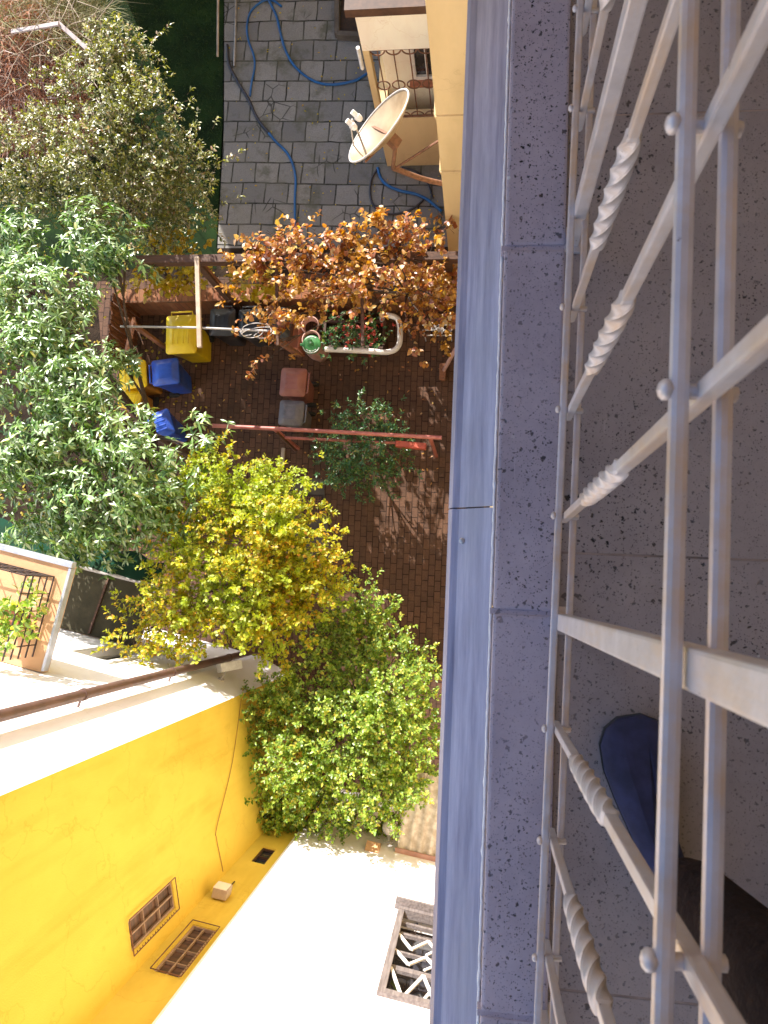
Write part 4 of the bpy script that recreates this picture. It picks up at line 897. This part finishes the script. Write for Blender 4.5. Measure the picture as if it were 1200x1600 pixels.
# ------------------------------------------------------------------ carpet beating frame
kz = 1.75
cf = thing('carpet_beating_frame', 'red painted metal carpet beating frame across the yard', 'carpet frame', at(510, 700, 0))
MB().tube([at(332, 665, kz), at(510, 674, kz), at(690, 684, kz)], .034, 12).build('top_bar', 'red_paint', cf)
MB().tube([at(445, 684, 1.2), at(640, 693, 1.2)], .026, 10).build('lower_bar', 'red_paint', cf)
pa = at(642, 696, 1.2); MB().box(pa, (.52, .10, .16), (0, 0, R_(-4)), .01).build('panel', 'red_bright', cf)
for px, py in ((428, 670), (672, 683)):
    q = at(px, py, kz); MB().tube([(q.x, q.y, 0), (q.x, q.y, kz - .03)], .034, 10).build('post', 'red_paint', cf)
MB().bar(at(432, 676, 1.6), at(462, 704, .5), .04, .04).build('brace', 'wood_brown', cf)
tag(MB().bar(at(443, 700, .03), at(441, 728, .03), .07, .05, .008).build('wooden_batten', 'wood_pale'), 'short pale wooden batten lying on the dark pavers', 'batten')

# drain grate
gq = at(489, 789, .012); dg_ = thing('drain_grate', 'square iron drain grate in the concrete apron', 'drain grate', gq)
f = MB(); S_ = .36
for k in (-1, 1): f.box((gq.x + k * S_ / 2, gq.y, .016), (.03, S_ + .03, .014)); f.box((gq.x, gq.y + k * S_ / 2, .0165), (S_ - .03, .03, .014))
f.build('frame', 'iron', dg_)
f = MB()
for k in range(-3, 4): f.box((gq.x + k * .045, gq.y, .0155), (.016, S_ - .03, .010)); f.box((gq.x, gq.y + k * .045, .0142), (S_ - .03, .016, .010))
f.build('bars', 'rust', dg_)
MB().box((gq.x, gq.y, .0095), (S_ - .04, S_ - .04, .001)).build('pit', 'rubber', dg_)

# ------------------------------------------------------------------ hoses, stakes, planks
def hose(pts, r, mat, label, z=.03): 
    o = MB().tube(smooth_path([at(x, y, z if len(q_) == 0 else q_[0]) for x, y, *q_ in pts], 8), r, 8).build('garden_hose', mat); return tag(o, label, 'hose', 'garden hoses on the paving')
hose([(440, 10), (425, 0), (410, 2), (392, 18), (386, 40), (388, 62), (396, 85), (398, 105), (393, 130), (391, 150)], .022, 'blue_hose', 'blue hose looping at the top and ending by the moss')
hose([(420, 0), (432, 25), (438, 50), (445, 75), (458, 100), (478, 119), (500, 130), (525, 132), (552, 127), (566, 120), (580, 110)], .026, 'blue_hose', 'long blue hose curving across the slabs to the porch')
hose([(420, 208), (432, 222), (448, 238), (458, 258), (462, 280), (461, 310), (461, 345), (460, 380)], .026, 'blue_hose', 'blue hose running straight down to the rusty vine')
hose([(590, 262), (595, 278), (606, 290), (625, 298), (648, 303), (668, 312), (690, 330)], .03, 'blue_hose', 'thick blue hose lying just below the satellite dish')
hose([(592, 262), (582, 276), (578, 296), (582, 318), (598, 332), (620, 334), (645, 326), (662, 312)], .022, 'black_hose', 'black hose making a wide loop below the satellite dish')
hose([(640, 330), (643, 348), (655, 360), (672, 364)], .02, 'black_hose', 'short black hose end beside the house wing')
hose([(628, 262), (650, 268), (668, 285), (676, 310)], .02, 'black_hose', 'black hose tucked close behind the dish arm')
hose([(355, 70), (358, 100), (370, 125), (388, 155), (402, 185), (420, 208)], .03, 'black_hose', 'thick black hose along the edge of the lawn')
tag(MB().tube([at(369, -30, .05), at(368, 50, .05), at(366, 104, .05)], .025, 8).build('metal_pipe', 'metal'), 'thin straight metal pipe lying on the slabs', 'pipe')
tag(MB().tube([at(341, -30, .5), at(340, 88, .35)], .024, 8).build('bamboo_stake', 'wood_pale'), 'pale bamboo stake at the lawn edge', 'stake')
pf = thing('plank_frame', 'two pale planks joined at a corner in the dry thicket', 'planks', at(90, 40, 1.3))
MB().bar(at(18, 50, 1.25), at(92, 37, 1.35), .08, .04, .005).build('plank', 'plank', pf)
MB().bar(at(91, 36, 1.30), at(154, 93, 1.25), .08, .04, .005).build('plank', 'plank', pf)

# ------------------------------------------------------------------ vegetation
UP = np.array([0, 0, 1.0]); SUNV = np.array(sd)
def norm(a): return a / np.maximum(np.linalg.norm(a, axis=-1, keepdims=True), 1e-9)
def leaf_batch(pos, dirs, nrm, L, Wd, droop=.25):
    """six-vertex folded leaves; pos base (n,3)"""
    n_ = len(pos); dirs = norm(dirs); side = norm(np.cross(dirs, nrm)); nn = norm(np.cross(side, dirs))
    L = np.broadcast_to(L, n_)[:, None]; Wd = np.broadcast_to(Wd, n_)[:, None]
    bend = rng.uniform(.0, droop, (n_, 1)) * L
    p0 = pos; p1 = pos + dirs * L * .38 - nn * bend * .25; p2 = pos + dirs * L * .75 - nn * bend * .7; p3 = pos + dirs * L - nn * bend * 1.2
    fold = rng.uniform(.05, .35, (n_, 1)) * Wd
    a1, b1 = p1 + side * Wd * .5 + nn * fold, p1 - side * Wd * .5 + nn * fold
    a2, b2 = p2 + side * Wd * .36 + nn * fold * .7, p2 - side * Wd * .36 + nn * fold * .7
    V = np.stack([p0, p1, p2, p3, a1, b1, a2, b2], 1).reshape(-1, 3)
    base = (np.arange(n_) * 8)[:, None, None]
    Fc = np.array([[0, 4, 1], [0, 1, 5], [4, 6, 2], [4, 2, 1], [1, 2, 7], [1, 7, 5], [6, 3, 2], [2, 3, 7]])[None] + base
    return V, Fc.reshape(-1, 3)
def px_lobe(px, py, rx, ry, z, rz):
    c = np.array(at(px, py, z)); s = (H - z) / F; return c, np.array([rx * s, ry * s, rz])
def sprigs(lobes, count, spread=.35, clump=.15):
    vol = np.array([r[0] * r[1] for _, r in lobes]); vol = vol / vol.sum(); P = []; D = []
    for (c, r), v in zip(lobes, vol):
        k = max(6, int(count * v)); nc = max(3, int(k / 16)); dc = norm(rng.normal(size=(nc, 3))); dc[:, 2] = np.where(rng.random(nc) < .8, np.abs(dc[:, 2]), dc[:, 2])
        cc_ = c + dc * r * (rng.uniform(.45, 1.1, nc) ** .6)[:, None]; w_ = rng.uniform(.4, 1.6, nc); w_ /= w_.sum()
        who = rng.choice(nc, k, p=w_); off = rng.normal(size=(k, 3)) * clump * np.array([1, 1, .7]); p = cc_[who] + off
        m_ = rng.random(k) < .22; d = norm(rng.normal(size=(k, 3))); p[m_] = (c + d * r * (rng.uniform(.3, 1.0, k) ** .55)[:, None])[m_]
        P.append(p); D.append(norm(dc[who] * .7 + norm(off) * .5 + UP * .3 + rng.normal(size=(k, 3)) * spread))
    return np.concatenate(P), np.concatenate(D)
def shoots(lobes, k, steps=5, step=.075):
    P, D = [], []
    vol = np.array([r[0] * r[1] for _, r in lobes]); vol = vol / vol.sum()
    for i in rng.choice(len(lobes), k, p=vol):
        c, r = lobes[i]; d = norm(rng.normal(size=3) + np.array([0, 0, .35])); p = c + d * r * .85; dd = norm(d + rng.normal(size=3) * .35 + np.array([0, 0, .25]))
        for q in range(rng.integers(3, steps + 1)):
            p = p + dd * step * rng.uniform(.8, 1.4); P.append(p); D.append(norm(dd + rng.normal(size=3) * .3)); dd = norm(dd + rng.normal(size=3) * .12 - np.array([0, 0, .05]))
    return np.array(P), np.array(D)
def to_px(P):
    q = (P - np.array([0, 0, H])) @ ROT; return 600 + F * q[:, 0] / -q[:, 2], 800 - F * q[:, 1] / -q[:, 2]
def foliage(lobes, count, per, L, Wd, twig, kind='alt', droop=.25, flat=.5, spread=.35, shoot=0, clear=()):
    P, D = sprigs(lobes, count, spread); Vs, Fs = [], []; off = 0
    if shoot:
        P2, D2 = shoots(lobes, shoot); P = np.concatenate([P, P2]); D = np.concatenate([D, D2])
    for x0, x1, y0, y1 in clear:            # places the photograph shows free of leaves
        u_, v_ = to_px(P); keep = ~((u_ > x0) & (u_ < x1) & (v_ > y0) & (v_ < y1)); P, D = P[keep], D[keep]
    n_ = len(P); x = norm(np.cross(D, UP + rng.normal(size=(n_, 3)) * .3)); y = np.cross(x, D)
    tl = rng.uniform(.6, 1.3, n_) * twig
    for j in range(per):
        t = (j + .6) / per
        if kind == 'alt':
            a = j * 2.4 + rng.uniform(0, 1, n_); base = P + D * (tl * t)[:, None]
            out = x * np.cos(a)[:, None] + y * np.sin(a)[:, None]; ld = norm(out + D * (.5 + .5 * t) + rng.normal(size=(n_, 3)) * .25)
        else:
            a = 2 * math.pi * j / per + rng.uniform(0, .5, n_); base = P + D * (tl * (.75 + .25 * t))[:, None]
            out = x * np.cos(a)[:, None] + y * np.sin(a)[:, None]; ld = norm(out + D * .35 - UP * .25 + rng.normal(size=(n_, 3)) * .18)
        nr = norm(UP * flat * .7 + SUNV * .8 + D * .3 + rng.normal(size=(n_, 3)) * (1 - flat) * .9)
        V, Fc = leaf_batch(base, ld, nr, L * rng.uniform(.65, 1.25, n_), Wd * rng.uniform(.7, 1.2, n_), droop)
        Vs.append(V); Fs.append(Fc + off); off += len(V)
    return np.concatenate(Vs), np.concatenate(Fs), P, D, tl
def twig_mesh(P, D, tl, r=.004, back=.6):
    n_ = len(P); a = P - D * (tl * back)[:, None]; b = P + D * tl[:, None]
    x = norm(np.cross(D, UP + .1)); y = np.cross(x, D); V = np.stack([a + x * r, a - x * r * .5 + y * r * .87, a - x * r * .5 - y * r * .87, b], 1).reshape(-1, 3)
    Fc = np.array([[0, 1, 3], [1, 2, 3], [2, 0, 3]])[None] + (np.arange(n_) * 4)[:, None, None]
    return V, Fc.reshape(-1, 3)
def tree(name, label, cat, base_px, lobes_px, count, per, L, Wd, twig, leaf, trunk_r, nlimb=None, group=None, base_z=0, **kw):
    lobes = [px_lobe(*l) for l in lobes_px]; b = at(*base_px, 0); b.z = base_z
    t = thing(name, label, cat, b, group)
    V, Fc, P, D, tl = foliage(lobes, count, per, L, Wd, twig, **kw); mesh_np('crown', V, Fc, leaf, t)
    cen = sum((l[0] for l in lobes), np.zeros(3)) / len(lobes)
    fork = Vector(b).lerp(Vector(cen), .45); tm = MB()
    tm.tube(smooth_path([b, b.lerp(fork, .5) + Vector((.05, -.04, 0)), fork], 5), [trunk_r * (1 - .35 * i / 10) for i in range(11)], 9)
    for i, (c, r) in enumerate(lobes):
        e = Vector(c); m_ = fork.lerp(e, .5) + Vector(rng.normal(size=3) * .08); m_.z += .1
        tm.tube(smooth_path([fork, m_, e], 5), [trunk_r * .5 * (1 - .8 * k / 10) for k in range(11)], 6)
        for q in range(5):
            d = Vector(norm(rng.normal(size=3) + np.array([0, 0, .4])) * r * .85); tm.tube([m_.lerp(e, .6), e + d * .5 + Vector((0, 0, .05)), e + d], [trunk_r * .16, trunk_r * .11, .003], 5)
    tm.build('trunk', 'bark', t)
    TV, TF = twig_mesh(P, D, tl); mesh_np('twigs', TV, TF, 'twig', t); return t

tree('privet_tree', 'bushy tree with small glossy whitish leaves beside the dark lawn', 'tree', (242, 398), [
    (212, 105, 62, 48, 3.0, .5), (150, 160, 80, 60, 2.8, .6), (225, 190, 60, 50, 3.0, .5), (70, 235, 72, 52, 2.4, .6), (150, 250, 90, 55, 2.9, .6), (300, 262, 50, 55, 2.5, .55),
    (230, 275, 60, 50, 2.7, .5), (110, 310, 80, 45, 2.1, .5), (210, 335, 80, 45, 1.8, .5), (290, 330, 55, 45, 1.9, .45), (40, 290, 45, 40, 2.0, .4), (260, 385, 50, 22, 1.0, .3), (180, 75, 22, 22, 3.0, .2)],
    3300, 6, .068, .036, .10, 'leaf_privet', .055, flat=.6, shoot=150)
tree('ash_tree', 'large silvery green tree with long narrow leaflets on the left', 'tree', (310, 715), [
    (40, 380, 50, 36, 3.3, .4), (160, 385, 55, 34, 3.2, .4), (185, 410, 38, 26, 3.0, .3), (60, 470, 75, 55, 3.8, .5), (110, 520, 50, 45, 3.7, .5), (40, 580, 75, 65, 4.0, .6), (110, 610, 60, 50, 3.9, .5),
    (195, 575, 38, 26, 2.5, .25), (200, 660, 75, 48, 4.1, .5), (100, 690, 80, 50, 3.9, .5), (230, 720, 62, 52, 4.0, .5), (40, 740, 55, 60, 3.6, .5), (170, 790, 85, 55, 3.7, .5), (240, 800, 40, 45, 3.5, .4), (120, 840, 60, 30, 3.1, .4), (60, 835, 35, 20, 3.2, .25), (310, 700, 22, 14, 3.0, .2), (20, 430, 30, 50, 3.2, .4), (200, 850, 45, 22, 3.0, .3)],
    2250, 7, .122, .040, .14, 'leaf_ash', .09, kind='whorl', droop=.5, flat=.72, shoot=150, clear=((222, 305, 545, 628), (232, 292, 628, 695), (178, 242, 598, 642), (150, 250, 450, 545)))
tree('gold_shrub', 'tall shrub turning gold and yellow green in the middle', 'shrub', (458, 893), [
    (325, 745, 50, 34, 3.1, .4), (385, 775, 55, 38, 3.3, .4), (440, 800, 45, 35, 3.2, .4), (320, 810, 50, 45, 3.2, .4), (390, 840, 75, 55, 3.6, .5), (460, 860, 50, 45, 3.2, .4), (470, 925, 45, 45, 3.2, .4), (310, 890, 65, 50, 3.4, .5),
    (400, 920, 60, 50, 3.5, .45), (270, 950, 45, 40, 3.4, .4), (330, 985, 75, 34, 3.2, .4), (225, 990, 32, 26, 3.4, .3), (420, 980, 55, 40, 3.2, .4), (500, 905, 28, 40, 2.9, .3), (490, 800, 18, 12, 2.7, .15), (365, 720, 10, 14, 2.9, .15), (440, 745, 30, 20, 2.8, .2)],
    2300, 7, .060, .044, .12, 'leaf_gold', .05, flat=.55, shoot=330, clear=((318, 400, 1012, 1090),))
tree('green_shrub', 'tall leafy green shrub between the yellow wall and the house', 'shrub', (608, 1080), [
    (560, 950, 45, 32, 2.05, .35), (590, 975, 40, 30, 2.15, .35), (540, 1010, 70, 40, 2.35, .4), (610, 1035, 45, 40, 2.15, .4), (500, 1075, 75, 45, 2.65, .45), (580, 1090, 70, 45, 2.75, .45), (645, 1090, 28, 45, 2.15, .4), (440, 1120, 55, 40, 2.65, .4),
    (520, 1150, 85, 50, 3.05, .5), (610, 1160, 60, 50, 2.75, .45), (465, 1200, 55, 50, 2.95, .45), (560, 1220, 80, 45, 2.85, .45), (640, 1200, 32, 40, 2.25, .4), (430, 1260, 38, 34, 2.65, .35), (500, 1260, 60, 30, 2.55, .35), (372, 1150, 18, 26, 2.5, .2), (366, 1200, 16, 22, 2.4, .2), (425, 1318, 20, 20, 2.4, .2), (412, 1290, 20, 20, 2.5, .2), (470, 1295, 40, 22, 2.5, .2), (445, 1305, 20, 24, 2.45, .25), (385, 1140, 26, 36, 2.45, .25), (380, 1200, 20, 26, 2.35, .2), (580, 1275, 60, 20, 1.75, .25), (655, 1130, 16, 36, 2.15, .3)],
    3100, 7, .057, .039, .12, 'leaf_green', .05, flat=.55, shoot=330)
tree('evergreen_bush', 'dark green bush growing under the red carpet frame', 'bush', (572, 700), [
    (567, 660, 40, 20, 1.1, .25), (600, 668, 26, 18, 1.2, .25), (572, 705, 50, 26, 1.1, .3), (540, 710, 34, 26, .9, .3), (560, 745, 48, 22, .8, .25), (620, 700, 28, 20, .9, .25)],
    520, 7, .07, .028, .08, 'leaf_dark', .03, flat=.5, shoot=30)
gv = tree('grape_vine', 'rust and orange grape vine spreading over the pergola', 'vine', (690, 470), [
    (430, 372, 45, 20, 2.8, .2), (490, 375, 55, 22, 2.8, .2), (560, 370, 60, 24, 2.85, .2), (610, 382, 50, 26, 2.8, .2), (470, 410, 75, 25, 2.8, .2), (560, 410, 80, 32, 2.9, .25), (650, 400, 50, 40, 2.7, .3), (690, 350, 22, 34, 2.6, .3),
    (400, 430, 40, 20, 2.7, .15), (520, 455, 75, 28, 2.75, .2), (590, 460, 60, 28, 2.7, .2), (655, 455, 45, 30, 2.5, .25), (420, 490, 45, 18, 2.6, .15), (480, 492, 40, 18, 2.6, .15), (668, 500, 25, 26, 2.3, .2), (580, 425, 130, 26, 1.5, .4), (560, 442, 110, 20, 1.0, .4), (645, 450, 60, 30, 1.0, .4), (690, 440, 40, 50, 1.4, .6), (690, 500, 26, 26, 1.2, .4), (425, 545, 16, 32, 2.3, .25), (690, 470, 22, 40, 2.3, .3), (645, 540, 20, 14, 2.0, .15), (385, 405, 40, 18, 2.75, .12), (360, 440, 26, 14, 2.7, .1)],  # lowest lobes added under the vine to shade the pavers
    700, 5, .085, .080, .13, 'leaf_rust', .04, flat=.6, spread=.6, droop=.6, shoot=70, clear=((340, 690, 250, 338), (330, 425, 250, 372), (462, 512, 508, 570), (500, 640, 535, 565), (590, 632, 485, 560), (520, 590, 505, 545)))
tree('yellow_vine', 'yellow leaved vine shoots hanging between pergola beam and brick wall', 'vine', (250, 440), [
    (240, 440, 34, 12, 1.5, .2), (285, 432, 38, 14, 1.6, .2), (330, 428, 30, 12, 1.6, .2), (270, 385, 26, 12, 1.6, .2), (300, 390, 26, 8, 1.5, .15), (380, 440, 40, 14, 1.6, .2), (440, 445, 40, 12, 1.6, .2)],
    130, 5, .12, .11, .12, 'leaf_amber', .02, flat=.7, spread=.6, droop=.4)
# red flowers in the planter
fl = thing('red_flowers', 'red and pink flowers filling the brown planter', 'flowers', (pq.x, pq.y, plz - .05))
V, Fc, P, D, tl = foliage([px_lobe(530, 530, 30, 14, .75, .15), px_lobe(575, 528, 28, 14, .75, .15), px_lobe(553, 518, 45, 14, .8, .15)], 150, 5, .07, .045, .08, flat=.5); mesh_np('leaves', V, Fc, 'leaf_dark', fl)
V, Fc, P, D, tl = foliage([px_lobe(530, 530, 28, 13, .82, .14), px_lobe(575, 528, 26, 13, .82, .14), px_lobe(553, 518, 43, 13, .86, .14)], 80, 6, .04, .035, .03, kind='whorl', flat=.6); mesh_np('blooms', V, Fc, 'flower', fl)
V, Fc, P, D, tl = foliage([px_lobe(1, 950, 24, 12, zb + .4, .15), (np.array(pp) + np.array([0, 0, .4]), np.array([.2, .2, .16]))], 60, 6, .09, .05, .08, flat=.5)
mesh_np('plant', V, Fc, 'leaf_green', pot)

# dry thicket, lawn blades, litter
def blades(n_, fpos, L, w, lean, mat, name, parent=None, arch=.5):
    pos = fpos(n_); d = norm(np.stack([rng.normal(size=n_) * lean, rng.normal(size=n_) * lean, np.ones(n_)], 1)); s = norm(np.cross(d, rng.normal(size=(n_, 3)))); ll = (L * rng.uniform(.5, 1.4, n_))[:, None]
    hz = norm(d * np.array([1, 1, 0]) + 1e-4)
    m1 = pos + d * ll * .5; tip = pos + d * ll * .8 + hz * ll * arch - UP * ll * arch * .5; w = w * rng.uniform(.6, 1.4, (n_, 1))
    V = np.stack([pos - s * w, pos + s * w, m1 + s * w * .8, m1 - s * w * .8, tip], 1).reshape(-1, 3); b0 = (np.arange(n_) * 5)[:, None, None]
    return mesh_np(name, V, (np.array([[0, 1, 2], [0, 2, 3], [3, 2, 4]])[None] + b0).reshape(-1, 3), mat, parent)
def in_px(x0, x1, y0, y1, z=0, hump=0):
    def f(n_):
        a = rng.uniform(x0, x1, n_); b = rng.uniform(y0, y1, n_); out = np.array([at(p, q, z) for p, q in zip(a, b)])
        if hump: out[:, 2] += hump * np.exp(-(((a - 40) / 110) ** 2 + ((b - 110) / 100) ** 2)) * rng.uniform(.1, 1, n_)
        return out
    return f
dt = thing('dry_thicket', 'mound of tangled dry reddish brown stems in the corner', 'dry thicket', at(60, 120, 0))
blades(22000, in_px(-60, 140, 35, 238, .05, 1.2), .28, .0095, 1.3, 'straw', 'stems', dt, .8)
blades(2600, in_px(-40, 165, 5, 115, .25, 1.0), .7, .007, .9, 'straw_green', 'long_stems', dt, .7)
tw = MB()
for i in range(90):
    a_ = at(random.uniform(-20, 160), random.uniform(0, 150), random.uniform(.6, 1.3)); d = Vector((random.gauss(0, 1), random.gauss(0, 1), random.uniform(-.2, .6))).normalized() * random.uniform(.35, .95)
    tw.tube([a_, a_ + d * .5 + Vector((0, 0, random.uniform(-.05, .1))), a_ + d], [.008, .007, .003], 5)
tw.build('dead_branches', 'wood_pale', dt)
g1 = blades(26000, in_px(-120, 346, -120, 330), .07, .0045, .6, 'grass', 'lawn_grass'); g1['kind'] = 'stuff'; g1['label'] = 'short dark grass of the shaded lawn'
def litter(n_, fpos, L, mat, name, lab):
    pos = fpos(n_); pos[:, 2] += .012; a = rng.uniform(0, 6.28, n_); d = np.stack([np.cos(a), np.sin(a), rng.uniform(-.05, .25, n_)], 1); nr = norm(UP + rng.normal(size=(n_, 3)) * .3)
    V, Fc = leaf_batch(pos, d, nr, L * rng.uniform(.5, 1.2, n_), L * .6 * rng.uniform(.5, 1.2, n_)); o = mesh_np(name, V, Fc, mat); o['kind'] = 'stuff'; o['label'] = lab
litter(260, in_px(340, 700, 420, 760), .06, 'leaf_rust', 'fallen_leaves', 'small rust coloured leaves fallen on the dark pavers')
litter(160, in_px(355, 690, 0, 390), .05, 'leaf_amber', 'fallen_leaves', 'small yellow leaves fallen on the stone slabs')
litter(900, in_px(-50, 330, 380, 900), .08, 'leaf_amber', 'fallen_leaves', 'leaf litter on the soil below the trees')

# unseen low block beyond the yard, added to shade the slabs
ob = thing('added_shade_block', 'unseen low cream block added beyond the slabs to shade them', 'building', (-2, 16, 0))
MB().box((-3.4, 15.6, 1.8), (9.7, 5, 3.6)).build('wall', 'sand', ob)  # body of the added shade block
MB().box((-3.4, 15.6, 3.66), (9.9, 5.2, .12)).build('roof', 'plastic_brown', ob)  # top of the added shade block
